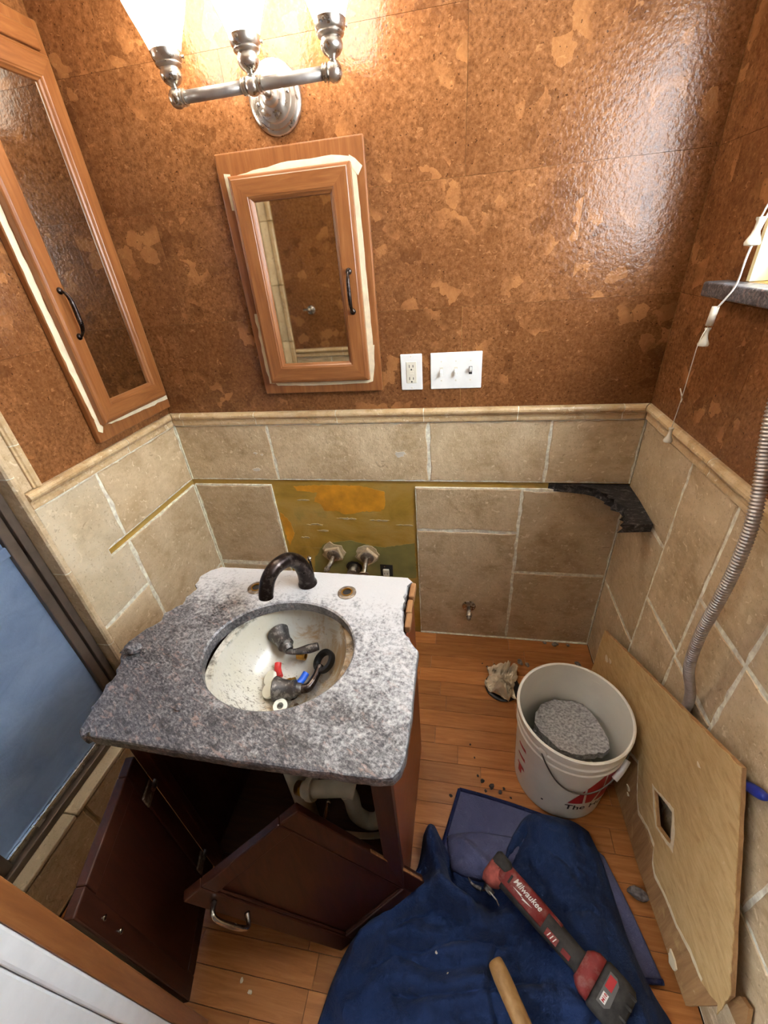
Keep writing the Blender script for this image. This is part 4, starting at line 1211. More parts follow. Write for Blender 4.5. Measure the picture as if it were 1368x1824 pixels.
for k, (x, yv, zz, ax, lab) in enumerate(((0.647, -0.785, .020, (-0.5, -0.3, 0.8), 'cream plastic cap leaning on another cap, left in the sink'), (0.655, -0.815, .016, (-0.35, -0.35, 0.85), 'cream plastic cap nearest the sink front, beside the lower handle'), (0.695, -0.850, .012, (0.1, -0.2, 0.95), 'flat white plastic washer in front of the lower handle in the sink'))):
    zc = bz(x, yv)
    o = lathe('plastic_cap', [(.0, 0), (.019, .0), (.0195, .004), (.018, .009), (.010, .010), (.0, .0095)] if k < 2 else [(.008, 0), (.017, 0), (.017, .003), (.008, .003)], (x, yv, zc + zz), WAX, None, ax, 26, closed=(k == 2), origin=(x, yv, zc))
    tag(o, lab, 'cap' if k < 2 else 'washer')
zc = bz(0.728, -0.842)
o = lathe('set_screw_nut', [(.004, 0), (.0095, 0), (.0095, .012), (.004, .012)], (0.722, -0.840, zc + .010), OLDCHROME, None, (0.8, -0.5, 0.1), 8, closed=True, smooth=False, origin=(0.728, -0.842, zc)); tag(o, 'small grey threaded nut at the front of the sink junk', 'nut')


def rock(name, c, size, mat, seed, label, cat='stone', group=None, flat=0.6, par=None):
    rnd = random.Random(seed)
    bm = bmesh.new(); bmesh.ops.create_icosphere(bm, subdivisions=2, radius=1.0)
    for v in bm.verts:
        n = mnoise.noise(v.co * 1.3 + Vector((seed * 3.1, 0, 0)))
        v.co *= 1 + 0.5 * n + rnd.uniform(-.07, .07)
        v.co = Vector((v.co.x * size[0], v.co.y * size[1], v.co.z * size[2]))
    zmin = min(v.co.z for v in bm.verts)
    for v in bm.verts: v.co.z -= zmin
    me = bpy.data.meshes.new(name); bm.to_mesh(me); bm.free(); me.materials.append(mat)
    o = bpy.data.objects.new(name, me); COL.objects.link(o); o.location = c
    o.rotation_euler = (0, 0, rnd.uniform(0, 6))
    return tag(o, label, cat, group)


rock('granite_chunk', (0.356, -0.846, 0.7995), (0.022, 0.017, 0.013), GRANITE, 4, 'dark granite chunk on the left broken edge of the countertop')
rock('granite_chunk', (0.553, -0.967, 0.7995), (0.009, 0.007, 0.004), GRANITEC, 9, 'small dark crumb near the front of the countertop')


# ================================================================ on the floor
def plate(name, outer, holes, f0, f1, mat, parent=None, origin=None, jag=0.0, step=0.02, seed=1):
    """a sheet with holes: outlines in 2-D, f0/f1 map them to the two faces"""
    rnd = random.Random(seed)

    def dens(P):
        out = []
        for i in range(len(P)):
            a = Vector(P[i]); b = Vector(P[(i + 1) % len(P)]); k = max(1, int((b - a).length / step))
            for j in range(k):
                p = a + (b - a) * (j / k); out.append((p.x + rnd.gauss(0, jag), p.y + rnd.gauss(0, jag)))
        return out
    bm = bmesh.new(); e0, e1 = [], []
    for P in [outer] + list(holes):
        D_ = dens(P); n = len(D_)
        a = [bm.verts.new(f0(*p)) for p in D_]; b = [bm.verts.new(f1(*p)) for p in D_]
        for i in range(n):
            bm.faces.new((a[i], a[(i + 1) % n], b[(i + 1) % n], b[i]))
        e0 += [bm.edges.get((a[i], a[(i + 1) % n])) for i in range(n)]; e1 += [bm.edges.get((b[i], b[(i + 1) % n])) for i in range(n)]
    bmesh.ops.triangle_fill(bm, use_beauty=True, edges=e0); bmesh.ops.triangle_fill(bm, use_beauty=True, edges=e1)
    V = [tuple(v.co) for v in bm.verts]; bm.verts.index_update(); F = [tuple(v.index for v in f.verts) for f in bm.faces]
    bm.free()
    return mk(name, V, F, mat, parent, origin=origin)


def m_board(name, a, b, c, sc3=(60, 60, 5)):
    t = NT(name, 0.7, 0, 0.3)
    p = t.position(False)
    g = t.noise(t.scale(p, sc3), 1.0, 6, 0.65, 0.6)
    col = t.ramp(g, [(0.25, c), (0.5, a), (0.8, b)])
    blot = t.noise(p, 9, 5, 0.65, 1.0)
    col = t.mix(t.maprange(blot, 0.56, 0.72, 0.0, 0.55), col, (206, 178, 120))
    col = t.mix(t.maprange(t.noise(p, 16, 5, 0.7, 1.0), 0.66, 0.76, 0.0, 0.6), col, (226, 208, 170))
    t.color(col); t.bump(g, 0.002, 0.6)
    return t.m


BRD = thing('wall_board', (1.633, -0.70, 0.004), 'torn tan wallboard with a diamond-shaped hole leaning on the right wall', 'board')
OUT = [(-.221, .324), (-.871, .660), (-.99, .478), (-1.109, .296), (-1.112, .237), (-1.09, .073), (-.82, .022), (-.595, .012), (-.40, .006), (-.26, .004), (-.225, .10)]
HOLE = [(-.736, .281), (-.775, .312), (-.812, .336), (-.838, .300), (-.857, .267), (-.825, .243), (-.80, .227), (-.772, .25)]
CORE = m_board('torn_board_core', (166, 126, 84), (186, 148, 102), (138, 100, 62))
FACE = m_board('board_face_paper', (200, 168, 116), (216, 188, 138), (176, 142, 92), (5, 22, 70))
plate('core', OUT, [HOLE], lambda u, v: (1.6285 + .04 * v, u, v), lambda u, v: (1.6365 + .04 * v, u, v), CORE, BRD, jag=.0006)
FACEP = [(-.221, .324), (-.871, .660), (-.99, .478), (-1.109, .296), (-1.122, .215), (-1.112, .236), (-1.075, .194), (-1.03, .184), (-.98, .155), (-.924, .142), (-.875, .118), (-.85, .128), (-.828, .168), (-.789, .166), (-.736, .135), (-.70, .165), (-.665, .215), (-.649, .239), (-.60, .20),
         (-.554, .13), (-.40, .03), (-.262, .012), (-.227, .10)]
plate('face_layer', FACEP, [HOLE], lambda u, v: (1.6265 + .04 * v, u, v), lambda u, v: (1.6284 + .04 * v, u, v), FACE, BRD, jag=.0012, step=.012)
hc = (sum(p[0] for p in HOLE) / 8, sum(p[1] for p in HOLE) / 8)
rg2 = random.Random(4)
HO = [(hc[0] + (p[0] - hc[0]) * rg2.uniform(1.12, 1.34), hc[1] + (p[1] - hc[1]) * rg2.uniform(1.12, 1.34)) for p in HOLE]
CHALK = plain('chalky_torn_edge', (222, 208, 178), 0.9, var=0.06, nscale=60)
plate('torn_hole_rim', HO, [HOLE], lambda u, v: (1.6258 + .04 * v, u, v), lambda u, v: (1.6264 + .04 * v, u, v), CHALK, BRD, jag=.0012, step=.01)
TORN = FACEP[6:20]
plate('torn_edge_strip', TORN + [(u + .004, v + .010) for u, v in TORN[::-1]], [], lambda u, v: (1.6258 + .04 * v, u, v), lambda u, v: (1.6264 + .04 * v, u, v), CHALK, BRD, jag=.0010, step=.01)
for k, (u, v, s) in enumerate(((-.66, .12, 1), (-.672, .105, .6), (-.30, .27, 2.2), (-.33, .29, 1.4), (-1.02, .075, 2.5), (-.80, .53, 1.0))):
    plate('chalk_smear', [(u + math.cos(a) * .010 * s * rg2.uniform(.5, 1.1), v + math.sin(a) * .007 * s * rg2.uniform(.5, 1.1)) for a in np.linspace(0, 5.6, 8)], [], lambda a, b: (1.6248 + .04 * b, a, b), lambda a, b: (1.6256 + .04 * b + (.0026 if k in (0, 1, 4) else 0), a, b), CHALK, BRD, jag=.0006, step=.01)
o = tube('blue_grip', [(1.6735, -0.78, 0.50), (1.6735, -0.86, 0.595), (1.6725, -0.905, 0.642), (1.672, -0.918, 0.655)], [.0095, .0105, .0105, .006], plain('dark_blue_plastic', (34, 50, 140), 0.4), None, 14, 8, origin=(1.6735, -0.80, 0.60))
tag(o, 'dark blue plastic handle poking out behind the torn board', 'tool handle')
o = plate('board_scrap', [(-1.095, .20), (-1.150, .215), (-1.118, .285), (-1.10, .27)], [], lambda u, v: (1.664 + .02 * v, u, v), lambda u, v: (1.672 + .02 * v, u, v), CORE, None, origin=(1.668, -1.12, .2))
tag(o, 'small triangular board scrap behind the lower end of the torn board', 'board')

# bucket -------------------------------------------------------------------------------
BC = Vector((1.455, -0.580, 0.0)); BH = 0.370
BR = lambda z: 0.1385 + 0.0185 * z / BH
BK = thing('bucket', tuple(BC), 'white plastic bucket with red logo holding broken granite', 'bucket')
prof = [(0.0, 0.0), (.132, 0.0), (.1385, .006), (BR(.285), .285), (BR(.285) + .004, .288), (BR(.29) + .004, .294), (BR(.30), .297), (BR(.315), .315), (BR(.315) + .0045, .318), (BR(.32) + .0045, .326), (BR(.33), .329), (BR(.345), .345), (BR(.345) + .005, .348), (BR(.36) + .006, .362), (BR(.37) + .005, .3695), (BR(.37) + .001, .3715), (BR(.37) - .003, .3690), (BR(.36) - .0035, .358), (BR(.02) - .0035, .006), (0.0, .005)]
lathe('body', prof, tuple(BC), BUCKETM, BK, (0, 0, 1), 72)


def onb(u, v, off=.0006, phi0=-90.0):
    z = v; r = BR(z) + off; a = math.radians(phi0) + u / 0.146
    return (BC.x + math.cos(a) * r, BC.y + math.sin(a) * r, z)


def bprint(name, pts, mat, off=.0007):
    """flat print following the bucket wall; pts are (degrees, height)"""
    P = [(math.radians(p[0] + 90) * 0.146, p[1]) for p in pts]
    out = []
    for i in range(len(P)):
        a = Vector(P[i]); b = Vector(P[(i + 1) % len(P)]); k = max(1, int((b - a).length / .008))
        out += [tuple(a + (b - a) * (j / k)) for j in range(k)]
    bm = bmesh.new(); vs = [bm.verts.new((p[0], p[1], 0)) for p in out]
    f = bm.faces.new(vs); bmesh.ops.triangulate(bm, faces=[f])
    bmesh.ops.subdivide_edges(bm, edges=[e for e in bm.edges if e.calc_length() > .02], cuts=3, use_grid_fill=True)
    bm.verts.index_update()
    V = [onb(v.co.x, v.co.y, off) for v in bm.verts]; F = [tuple(v.index for v in f.verts) for f in bm.faces]; bm.free()
    return mk(name, V, F, mat, BK)


bprint('logo_print', [(-94, .118), (-80, .205), (-77, .118)], RED)
bprint('logo_print', [(-78, .214), (-62, .290), (-58, .205), (-66, .118), (-74, .118)], RED)
bprint('logo_print', [(-60, .292), (-44, .300), (-44, .118), (-62, .118), (-56, .20)], RED)
V, F = textmesh('The Home', 0.040, bold=0.0006)
mk('lettering', [onb(u, v + .078, .0008, -96.0) for u, v in V], F, BLACKPRINT, BK)
for k in range(3):
    z = .235 - .055 * k
    bprint('warning_print', [(-166, z), (-152, z + .004), (-150, z - .010), (-158, z - .012), (-166, z - .010)], RED)
bprint('warning_print', [(-163, .112), (-156, .117), (-156, .080), (-163, .078)], RED)
bprint('warning_print', [(-122.5, .075), (-120, .077), (-120, .068), (-122.5, .067)], BLACKPRINT)
pts = []
for ph, z in ((-130, .331), (-122, .285), (-110, .235), (-95, .208), (-78, .205), (-62, .225), (-48, .258), (-34, .290), (-10, .315), (20, .325), (50, .331)):
    r = BR(z) + .0085; a = math.radians(ph); pts.append((BC.x + math.cos(a) * r, BC.y + math.sin(a) * r, z))
tube('bail_wire', pts, .0022, m_metal('dull_wire', (128, 124, 118), 0.4), BK, 8, 8)
gp = []
for ph, z in ((-52, .249), (-46, .263), (-40, .277), (-34, .290)):
    r = BR(z) + .0105; a = math.radians(ph); gp.append((BC.x + math.cos(a) * r, BC.y + math.sin(a) * r, z))
tube('bail_grip', gp, .0085, WHITEP, BK, 14, 4)
for ph in (-130, 50):
    a = math.radians(ph); d = (math.cos(a), math.sin(a), 0); r = BR(.331)
    lathe('ear', [(.013, -.004), (.013, .005), (.010, .0075), (0, .008)], (BC.x + d[0] * r, BC.y + d[1] * r, .331), BUCKETM, BK, d, 18)
# chunks of granite in it
chunk = [(1.392, -.472), (1.425, -.452), (1.442, -.445), (1.50, -.452), (1.527, -.460), (1.550, -.504), (1.560, -.545), (1.566, -.577), (1.563, -.622), (1.540, -.640), (1.469, -.655), (1.425, -.640), (1.395, -.61), (1.366, -.556), (1.372, -.505)]
GD = plain('dusty_granite_chunk', (150, 149, 150), 0.85, var=0.28, nscale=130, bump=0.002)
tl = lambda x, y_: 0.235 + (x - 1.45) * .10 + (y_ + .56) * -.20
o = plate('granite_slab', chunk, [], lambda x, y_: (x, y_, tl(x, y_) - .028), lambda x, y_: (x, y_, tl(x, y_) + rg2.uniform(-.001, .001)), GD, None, origin=(1.46, -.56, .20), jag=.0018, step=.012)
tag(o, 'flat broken grey granite slab lying on top in the bucket', 'stone')
rock('granite_chunk', (1.435, -0.545, 0.0075), (0.072, 0.065, 0.070), GD, 21, 'rough granite lump at the bottom of the bucket')
rock('granite_chunk', (1.385, -0.575, 0.150), (0.030, 0.034, 0.030), GRANITEC, 22, 'dark granite lump wedged at the left inside the bucket')

# stopped-up floor drain with crumpled paper -------------------------------------------
FL = lathe('drain_flange', [(.040, .0004), (.068, .0004), (.070, .004), (.066, .008), (.052, .0095), (.046, .006), (.040, .003)], (1.297, -0.262, 0.0), plain('black_flange', (30, 28, 28), 0.45, var=0.3, nscale=40), None, (0, 0, 1), 40, closed=True, origin=(1.297, -0.262, 0.0))
tag(FL, 'black round floor drain flange stuffed with crumpled paper', 'drain')


def crumple(name, c, R_, H_, seed, mat, n=30):
    V = []; F = []
    for i in range(n):
        for j in range(n):
            u, v = i / (n - 1) * 2 - 1, j / (n - 1) * 2 - 1
            p = Vector((u, v, seed))
            a = mnoise.noise(p * 1.7); b = mnoise.noise(p * 1.7 + Vector((9, 3, 1))); e = abs(mnoise.noise(p * 2.3 + Vector((4, 4, 4)))); g = abs(mnoise.noise(p * 5.1))
            r = max(abs(u), abs(v))
            sq = 1 - .25 * r * r
            x = (u * sq + a * .65) * R_; y_ = (v * sq + b * .65) * R_
            z = H_ * (0.25 + 1.5 * e + .8 * g - .35 * r * r + .4 * a)
            V.append((c[0] + x, c[1] + y_, c[2] + max(z, .004)))
    for i in range(n - 1):
        for j in range(n - 1):
            F.append((i * n + j, (i + 1) * n + j, (i + 1) * n + j + 1, i * n + j + 1))
    o = mk(name, V, F, mat, None, origin=c)
    s = o.modifiers.new('thick', 'SOLIDIFY'); s.thickness = .0014
    return o


PAPER = plain('beige_wrapping_paper', (222, 206, 180), 0.85, var=0.08, nscale=20)
o = crumple('crumpled_paper', (1.305, -0.250, 0.006), 0.074, 0.050, 3.3, PAPER)
tag(o, 'crumpled beige paper wad stuffed in the floor drain', 'paper')

# crumbs of stone on the boards
CH = plain('stone_crumb', (58, 52, 50), 0.8, var=0.3, nscale=80)
rr_ = random.Random(31)
for k, (x, yv, s) in enumerate(((1.205, -.640, 1.3), (1.235, -.655, 1.7), (1.262, -.668, 1.2), (1.275, -.655, .9), (1.215, -.67, .9), (1.19, -.625, .8), (1.25, -.70, .8), (1.165, -.52, .7), (1.10, -.70, 1.0), (1.295, -.68, .7), (1.18, -.565, .6),
                                (1.24, -.17, .8), (1.27, -.155, .7), (1.22, -.155, .6))):
    rock('stone_crumb', (x, yv, 0.0003), (0.0058 * s, 0.0045 * s, 0.0028 * s), CH, 40 + k, 'dark stone crumb on the floorboards between vanity, drain and bucket', 'stone', 'stone crumbs on the floorboards')
for k, (x, yv, s) in enumerate(((1.38, -.135, 1.7), (1.41, -.145, 1.3), (1.545, -.02, 1.6), (1.60, -.018, 1.0), (1.50, -.015, 1.2), (1.62, -.12, 1.6), (1.645, -.16, 1.8))):
    rock('mortar_crumb', (x, yv, 0.0003), (0.0085 * s, 0.006 * s, 0.0045 * s), plain('mortar_rubble', (120, 112, 104), 0.9, var=0.3, nscale=60), 70 + k, 'grey mortar rubble lying along the tiled wall behind the bucket', 'rubble', 'mortar rubble by the tiled wall')
rock('mortar_lump', (1.612, -0.885, 0.0003), (0.012, 0.026, 0.022), plain('grey_lump', (104, 98, 96), 0.9, var=0.3, nscale=70, bump=.003), 91, 'fuzzy grey mortar lump against the bottom of the torn board', 'rubble')
for k, (x, yv) in enumerate(((0.585, -1.20), (0.615, -1.215))):
    rock('paper_scrap', (x, yv, 0.0003), (0.004, 0.006, 0.0015), PAPER, 95 + k, 'tiny pale chip on the floor by the door threshold', 'chip', 'pale chips by the threshold')

# moving blanket ----------------------------------------------------------------------------
def resample(P, n):
    P = smoothpath([(p[0], p[1], 0) for p in P], 8)
    d = [0.0]
    for a, b in zip(P, P[1:]): d.append(d[-1] + (b - a).length)
    t = np.linspace(0, d[-1], n)
    return np.stack([np.interp(t, d, [p[k] for p in P]) for k in range(2)], 1)


def coons(top, right, bottom, left, nu, nv):
    """top: TL->TR, bottom: BL->BR, left: TL->BL, right: TR->BR"""
    T_, B_, L_, R_ = resample(top, nu), resample(bottom, nu), resample(left, nv), resample(right, nv)
    u = np.linspace(0, 1, nu)[None, :, None]; v = np.linspace(0, 1, nv)[:, None, None]
    S_ = (1 - v) * T_[None] + v * B_[None] + (1 - u) * L_[:, None] + u * R_[:, None]
    S_ -= (1 - u) * (1 - v) * T_[0] + u * (1 - v) * T_[-1] + (1 - u) * v * B_[0] + u * v * B_[-1]
    return S_


def ridge(X, Y, P, w):
    D_ = np.full(X.shape, 9.0)
    for a, b in zip(P, P[1:]):
        ax, ay = a; bx, by = b; L2 = (bx - ax) ** 2 + (by - ay) ** 2
        t = np.clip(((X - ax) * (bx - ax) + (Y - ay) * (by - ay)) / L2, 0, 1)
        D_ = np.minimum(D_, np.hypot(X - ax - t * (bx - ax), Y - ay - t * (by - ay)))
    return np.exp(-(D_ / w) ** 2)


BL = thing('moving_blanket', (1.30, -1.05, 0.0), 'crumpled blue quilted moving blanket spread on the floor under the power tool', 'blanket')
RID = [([(1.040, -0.822), (1.056, -0.891), (1.085, -0.963), (1.149, -0.989)], .065, .024), ([(0.879, -1.106), (0.954, -1.018), (1.041, -0.970), (1.103, -0.973), (1.178, -1.008)], .050, .030),
       ([(0.839, -1.18), (0.891, -1.093), (0.989, -1.057), (1.107, -1.071), (1.206, -1.036), (1.296, -0.968)], .038, .026), ([(0.875, -1.21), (0.972, -1.141), (1.082, -1.142), (1.189, -1.117)], .036, .026),
       ([(1.401, -0.759), (1.414, -0.867), (1.448, -0.978), (1.493, -1.061), (1.53, -1.2)], .052, .075), ([(1.058, -1.182), (1.175, -1.137), (1.306, -1.117), (1.403, -1.128)], .030, .028),
       ([(0.90, -1.25), (1.0, -1.22), (1.2, -1.21), (1.4, -1.22)], .035, .04),
       ([(0.949, -1.085), (1.03, -1.085), (1.135, -1.050), (1.247, -1.040)], -.030, .010), ([(0.972, -1.165), (1.035, -1.165), (1.149, -1.140), (1.323, -1.095)], -.028, .010),
       ([(1.332, -0.783), (1.262, -0.876), (1.299, -0.944), (1.36, -1.02)], -.022, .012), ([(1.10, -0.90), (1.115, -0.95), (1.17, -0.975)], -.03, .010), ([(1.06, -1.00), (1.0, -1.03), (0.93, -1.08)], -.02, .008),
       ([(1.33, -0.86), (1.37, -0.92), (1.35, -0.97)], -.012, .007), ([(1.38, -0.83), (1.43, -0.86)], -.010, .006), ([(1.40, -0.96), (1.47, -0.95)], -.012, .007), ([(1.22, -1.06), (1.20, -1.12), (1.23, -1.2)], -.018, .009), ([(0.90, -1.14), (0.97, -1.10), (1.05, -1.11)], -.014, .007)]


def noisegrid(X, Y, s, seed):
    return np.array([[mnoise.noise(Vector((x * s, y_ * s, seed))) for x, y_ in zip(rx, ry)] for rx, ry in zip(X, Y)])


def bheight(X, Y):
    Z = np.full(X.shape, .024)
    for P, h, w in RID: Z = Z + h * ridge(X, Y, P, w)
    Z += .016 * noisegrid(X, Y, 14, 1.7) + .006 * (1 - 2 * np.abs(noisegrid(X, Y, 26, 4.2))) + .0025 * noisegrid(X, Y, 70, 8.1)
    return Z


def clothpatch(name, S_, Zf, mat, parent, lift=0.0, edge=True, thick=.006):
    nv, nu, _ = S_.shape
    X, Y = S_[..., 0], S_[..., 1]
    Z = Zf(X, Y) + lift
    if edge:
        iu = np.minimum(np.arange(nu), np.arange(nu)[::-1]); iv = np.minimum(np.arange(nv), np.arange(nv)[::-1])
        m = np.minimum(iu[None, :], iv[:, None]) / 7.0
        k = np.clip(m, 0, 1) ** .5
        Z = .007 + lift + (Z - lift - .007) * (0.15 + .85 * k)
    Z = np.maximum(Z, .007 + lift)
    V = [(float(x), float(y_), float(z)) for x, y_, z in zip(X.ravel(), Y.ravel(), Z.ravel())]
    F = [(r * nu + c, r * nu + c + 1, (r + 1) * nu + c + 1, (r + 1) * nu + c) for r in range(nv - 1) for c in range(nu - 1)]
    o = mk(name, V, F, mat, parent, smooth=True)
    s = o.modifiers.new('thick', 'SOLIDIFY'); s.thickness = thick; s.offset = 0
    return o, Z


TP = [(1.022, -0.835), (1.045, -0.800), (1.075, -0.835), (1.12, -0.885), (1.185, -0.915), (1.235, -0.885), (1.290, -0.795), (1.345, -0.730), (1.41, -0.728), (1.475, -0.730), (1.515, -0.750)]
RT = [(1.515, -0.750), (1.535, -0.82), (1.548, -0.92), (1.560, -1.0), (1.585, -1.07), (1.612, -1.12), (1.618, -1.20), (1.62, -1.262)]
LT = [(1.022, -0.835), (1.008, -0.92), (0.945, -1.005), (0.860, -1.085), (0.825, -1.16), (0.80, -1.262)]
BT = [(0.80, -1.262), (1.05, -1.262), (1.35, -1.262), (1.62, -1.262)]
clothpatch('blue_face', coons(TP, RT, BT, LT, 130, 90), bheight, BLUECLOTH, BL)
flat = lambda X, Y: .011 + .004 * noisegrid(X, Y, 12, 2.2) + .002 * noisegrid(X, Y, 40, 3.2)
c1 = coons([(1.128, -0.680), (1.21, -0.690), (1.30, -0.705), (1.385, -0.722)], [(1.385, -0.722), (1.375, -0.80), (1.36, -0.92)], [(1.075, -0.86), (1.2, -0.915), (1.36, -0.92)], [(1.128, -0.680), (1.105, -0.76), (1.075, -0.86)], 40, 34)
clothpatch('grey_back_corner', c1, flat, LAVCLOTH, BL, 0.0, True, .004)
c2 = coons([(1.500, -0.77), (1.545, -0.805)], [(1.545, -0.805), (1.585, -0.92), (1.618, -1.045)], [(1.46, -1.02), (1.54, -1.05), (1.618, -1.045)], [(1.500, -0.77), (1.46, -1.02)], 24, 36)
clothpatch('grey_back_corner', c2, flat, LAVCLOTH, BL, 0.0, True, .004)
tri = lambda X, Y: .016 + .30 * np.clip(-.800 - Y, 0, .12) + .012 * ridge(X, Y, [(1.12, -0.82), (1.23, -0.90)], .012) + .005 * noisegrid(X, Y, 18, 5.2)
c3 = coons([(1.092, -0.822), (1.17, -0.800), (1.288, -0.796)], [(1.288, -0.796), (1.262, -0.85), (1.235, -0.912)], [(1.108, -0.905), (1.165, -0.918), (1.235, -0.912)], [(1.092, -0.822), (1.098, -0.86), (1.108, -0.905)], 34, 28)
clothpatch('grey_folded_flap', c3, tri, LAVCLOTH, BL, 0.004, True, .004)


def hemline(P, w=.006, z=.010):
    tube('hem', [(p[0], p[1], z) for p in P], w, HEM, BL, 8, 5)


hemline([(1.128, -0.680), (1.21, -0.690), (1.30, -0.705), (1.385, -0.722)])
hemline([(1.128, -0.680), (1.105, -0.76), (1.075, -0.86)])
hemline([(1.49, -1.035), (1.54, -1.05), (1.618, -1.045)])
for k, (x, yv) in enumerate(((1.075, -1.085), (1.105, -1.118))):
    zz = float(bheight(np.array([[x]]), np.array([[yv]]))[0, 0])
    rock('dust_crumb', (x, yv, zz + .001), (.0035, .003, .002), PAPER, 120 + k, 'tiny tan crumb on the blue blanket', 'crumb', 'tan crumbs on the blanket')

# oscillating multi-tool on the blanket ------------------------------------------------------
TH = Vector((1.245, -0.918, 0.102)); TE = Vector((1.476, -1.116, 0.100))
ex = (TE - TH).normalized(); ez = Vector((0, 0, 1)); ez = (ez - ex * ez.dot(ex)).normalized(); ey = ez.cross(ex)
roll = math.radians(14); ey, ez = ey * math.cos(roll) + ez * math.sin(roll), ez * math.cos(roll) - ey * math.sin(roll)


TK = 1.07


def tl3(s, a, b): return tuple(TH + (ex * s + ey * a * 1.08 + ez * b) * TK)


def loft(secs, n=28, pw=3.0, cap=True, arc=None):
    """secs: (s, half width, half height, y offset, z offset)"""
    V, F = [], []
    for s, w, h, oy, oz in secs:
        for k in range(n):
            t = (2 * math.pi * k / n) if arc is None else arc[0] + (arc[1] - arc[0]) * k / (n - 1)
            c, d = math.cos(t), math.sin(t)
            V.append(tl3(s, oy + w * math.copysign(abs(c) ** (2 / pw), c), oz + h * math.copysign(abs(d) ** (2 / pw), d)))
    m = len(secs); kk = n if arc is None else n - 1
    for i in range(m - 1):
        for k in range(kk): F.append((i * n + k, i * n + (k + 1) % n, (i + 1) * n + (k + 1) % n, (i + 1) * n + k))
    if cap and arc is None: F += [tuple(range(n))[::-1], tuple(range((m - 1) * n, m * n))]
    return V, F


RUB = plain('dusty_black_rubber', (46, 44, 42), 0.75, var=0.3, nscale=60)
_t = NT('dusty_red_plastic', 0.6, 0, 0.4)
_p = _t.position(False)
_c = _t.ramp(_t.noise(_p, 30, 4), [(0.3, (112, 34, 34)), (0.7, (138, 46, 44))])
_c = _t.mix(_t.maprange(_t.noise(_p, 45, 6, 0.7), 0.46, 0.66, 0.0, 0.6), _c, (150, 112, 104))
_t.color(_c)
REDP = _t.m
TL = thing('multi_tool', (1.36, -1.01, 0.05), 'red and black cordless oscillating multi-tool lying on the blue blanket', 'power tool')
mk('body', *loft([(-.030, .014, .016, 0, 0), (-.026, .022, .024, 0, 0), (0, .025, .027, 0, 0), (.05, .025, .026, 0, 0), (.12, .024, .025, 0, 0), (.17, .022, .023, 0, 0), (.200, .021, .022, 0, 0), (.212, .024, .024, 0, 0)]), RUB, TL, smooth=True)
v, f = loft([(-.010, .0262, .0285, 0, 0), (.03, .0265, .0285, 0, 0), (.09, .0260, .0272, 0, 0), (.118, .0252, .0262, 0, 0)], 20, 3.0, False, (-.2, 2.05))
o = mk('red_shell', v, f, REDP, TL, smooth=True); sm = o.modifiers.new('thick', 'SOLIDIFY'); sm.thickness = .0015
v, f = loft([(.118, .0252, .0262, 0, 0), (.140, .0246, .0255, 0, 0), (.150, .0240, .0248, 0, 0)], 12, 3.0, False, (-.1, .9))
o = mk('red_shell', v, f, REDP, TL, smooth=True); sm = o.modifiers.new('thick', 'SOLIDIFY'); sm.thickness = .0015
mk('gear_head', *loft([(-.034, .020, .018, -.012, .002), (-.028, .030, .026, -.012, .002), (-.006, .031, .027, -.011, .002), (.010, .024, .025, -.006, .0)]), plain('dusty_red_gearcase', (150, 74, 66), 0.7, var=0.25, nscale=50), TL, smooth=True)
mk('rubber_nose', *loft([(-.032, .012, .020, .014, .006), (-.026, .017, .0255, .014, .006), (.004, .016, .0255, .014, .006), (.016, .010, .020, .012, .004)]), RUB, TL, smooth=True)
for s0 in (0.020,): bev(mk('vent', [tl3(a, b, c) for a, b, c in boxg((s0, -.006, .0275), (s0 + .005, .012, .0297))[0]], BOXF, BLACK, TL), .0008, 1)
# blade: a cranked steel strip on the head's underside
V = []
for (s, oy, oz) in ((-.020, -.060, -.010), (-.010, -.052, -.004), (-.004, -.046, .0), (.020, -.046, -.006), (.030, -.050, -.010)):
    V += [tl3(s, oy, oz - .012), tl3(s, oy, oz + .012), tl3(s, oy - .0025, oz + .012), tl3(s, oy - .0025, oz - .012)]
F = [(i * 4 + k, i * 4 + (k + 1) % 4, i * 4 + 4 + (k + 1) % 4, i * 4 + 4 + k) for i in range(4) for k in range(4)] + [(0, 1, 2, 3), (16, 17, 18, 19)]
mk('blade', V, F, CHROME, TL)
tube('blade_tip', [tl3(-.018, -.058, .004), tl3(-.036, -.066, .010), tl3(-.052, -.064, .020)], [.006, .004, .002], GUNMETAL, TL, 8)
lathe('clamp_boss', [(.015, 0), (.016, .004), (.012, .010), (.012, .014), (0, .0145)], tl3(-.006, -.040, .0), GUNMETAL, TL, tuple(-ey), 20)
mk('foot', *loft([(.206, .026, .026, 0, 0), (.214, .034, .030, 0, .002), (.226, .040, .032, 0, .002), (.240, .040, .032, 0, .002)], pw=5), REDP, TL, smooth=True)
mk('battery', *loft([(.2405, .039, .030, 0, .0), (.246, .043, .034, 0, .0), (.285, .043, .034, 0, .0), (.300, .040, .030, 0, -.001), (.306, .032, .024, 0, -.002)], pw=5), RUB, TL, smooth=True)
for a in (-.030, -.012, .010, .028):
    bev(mk('battery_rib', [tl3(x, y_, z) for x, y_, z in boxg((.288, a - .003, .012), (.306, a + .003, .0315))[0]], BOXF, RUB, TL), .0015, 1)
V = [(.252, -.024), (.252, .030), (.266, .030), (.274, .022), (.276, -.016), (.268, -.024)]
mk('label_frame', [tl3(a, b, .0347) for a, b in V] + [tl3(a, b, .0330) for a, b in V], [tuple(range(6)), tuple(range(6, 12))[::-1]] + [(i, (i + 1) % 6, 6 + (i + 1) % 6, 6 + i) for i in range(6)], plain('grey_label', (92, 90, 88), 0.6), TL)
bev(mk('badge', [tl3(a, b, c) for a, b, c in boxg((.256, -.019, .0346), (.267, -.003, .0354))[0]], BOXF, WHITEP, TL), .0002, 1)
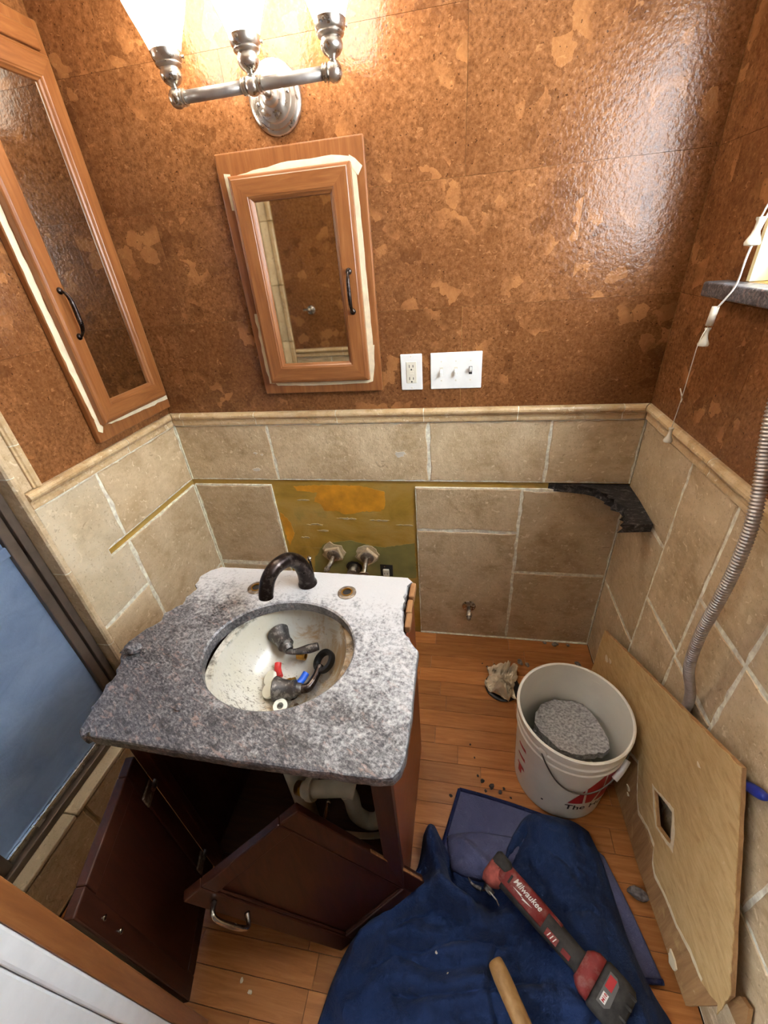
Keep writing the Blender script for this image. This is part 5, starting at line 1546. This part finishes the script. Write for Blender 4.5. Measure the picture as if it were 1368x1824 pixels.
bev(mk('red_badge', [tl3(a, b, c) for a, b, c in boxg((.254, .004, .0346), (.268, .026, .0352))[0]], BOXF, RED, TL), .0002, 1)
# lettering: runs from the head towards the battery
def lettering(s, size, s0, a0, b0, mat, shear=0.0, bold=0.0, along=True, name='lettering', sx=1.0):
    V, F = textmesh(s, size, shear, bold, sx)
    if along: P = [tl3(s0 + u, a0 + v, b0 if not callable(b0) else b0(s0 + u, a0 + v)) for u, v in V]
    else: P = [tl3(s0 - v, a0 + u, b0) for u, v in V]
    return mk(name, P, F, mat, TL)


top = lambda s, a: (0.0300 - .0010 * max(0, (s - .03)) / .06) * (1 - min(1, abs(a) / .0272) ** 3) ** (1 / 3) + .0008
WPRINT = plain('white_print', (232, 226, 222), 0.6, var=0.04)
lettering('Milwaukee', 0.0170, .030, .004, top, WPRINT, 0.35, .0003)
V = [(.034, -.003), (.060, -.0005), (.057, -.0035), (.088, -.0028), (.062, -.0075), (.064, -.0050)]
mk('lettering', [tl3(a, b, top(a, b)) for a, b in V], [(0, 1, 2, 5), (2, 3, 4, 5)], WPRINT, TL)
lettering('M18', 0.0080, .2642, -.0178, .0356, RED, 0.0, .0002, False)
bev(mk('red_badge', [tl3(a, b, c + (0.0 if b < 0 else -.0)) for a, b, c in boxg((.128, -.018, .0220), (.158, -.004, .0252))[0]], BOXF, REDP, TL), .0008, 1)
bev(mk('red_badge', [tl3(a, b, c) for a, b, c in boxg((.168, -.017, .0200), (.188, -.007, .0232))[0]], BOXF, REDP, TL), .0008, 1)
for a0 in (.134, .141, .148):
    V = [(a0, -.0155), (a0 + .002, -.0155), (a0 + .005, -.0065), (a0 + .003, -.0065)]
    mk('badge_stroke', [tl3(a, b, .0256) for a, b in V], [(0, 1, 2, 3)], WPRINT, TL)

# wooden-handled hammer, its head beyond the picture's lower edge
HM = thing('hammer', (1.28, -1.20, 0.06), 'worn wooden tool handle lying on the blanket in front of the multi-tool', 'hammer')
HW = m_wood('worn_ash_handle', (170, 128, 74), (190, 150, 96), (140, 100, 54), 0.6, (6, 6, 12), 0.04)
pa = Vector((1.214, -1.083, 0.086)); pb = Vector((1.375, -1.345, 0.086))
v, f = tubeg([pa, pa + (pb - pa) * .02, pa + (pb - pa) * .12, pa + (pb - pa) * .5, pb], [.010, .0180, .0205, .0190, .0150], 18, 5)
mk('handle', v, f, HW, HM, smooth=True)
hd = (pb - pa).normalized(); sd = hd.cross(Vector((0, 0, 1))).normalized()
lathe('head', [(0, -.058), (.013, -.057), (.0145, -.050), (.0145, -.038), (.011, -.030), (.0155, -.018), (.0155, .018), (.010, .030), (.006, .055), (0, .058)], tuple(pb - hd * .008), GUNMETAL, HM, tuple(sd), 20)
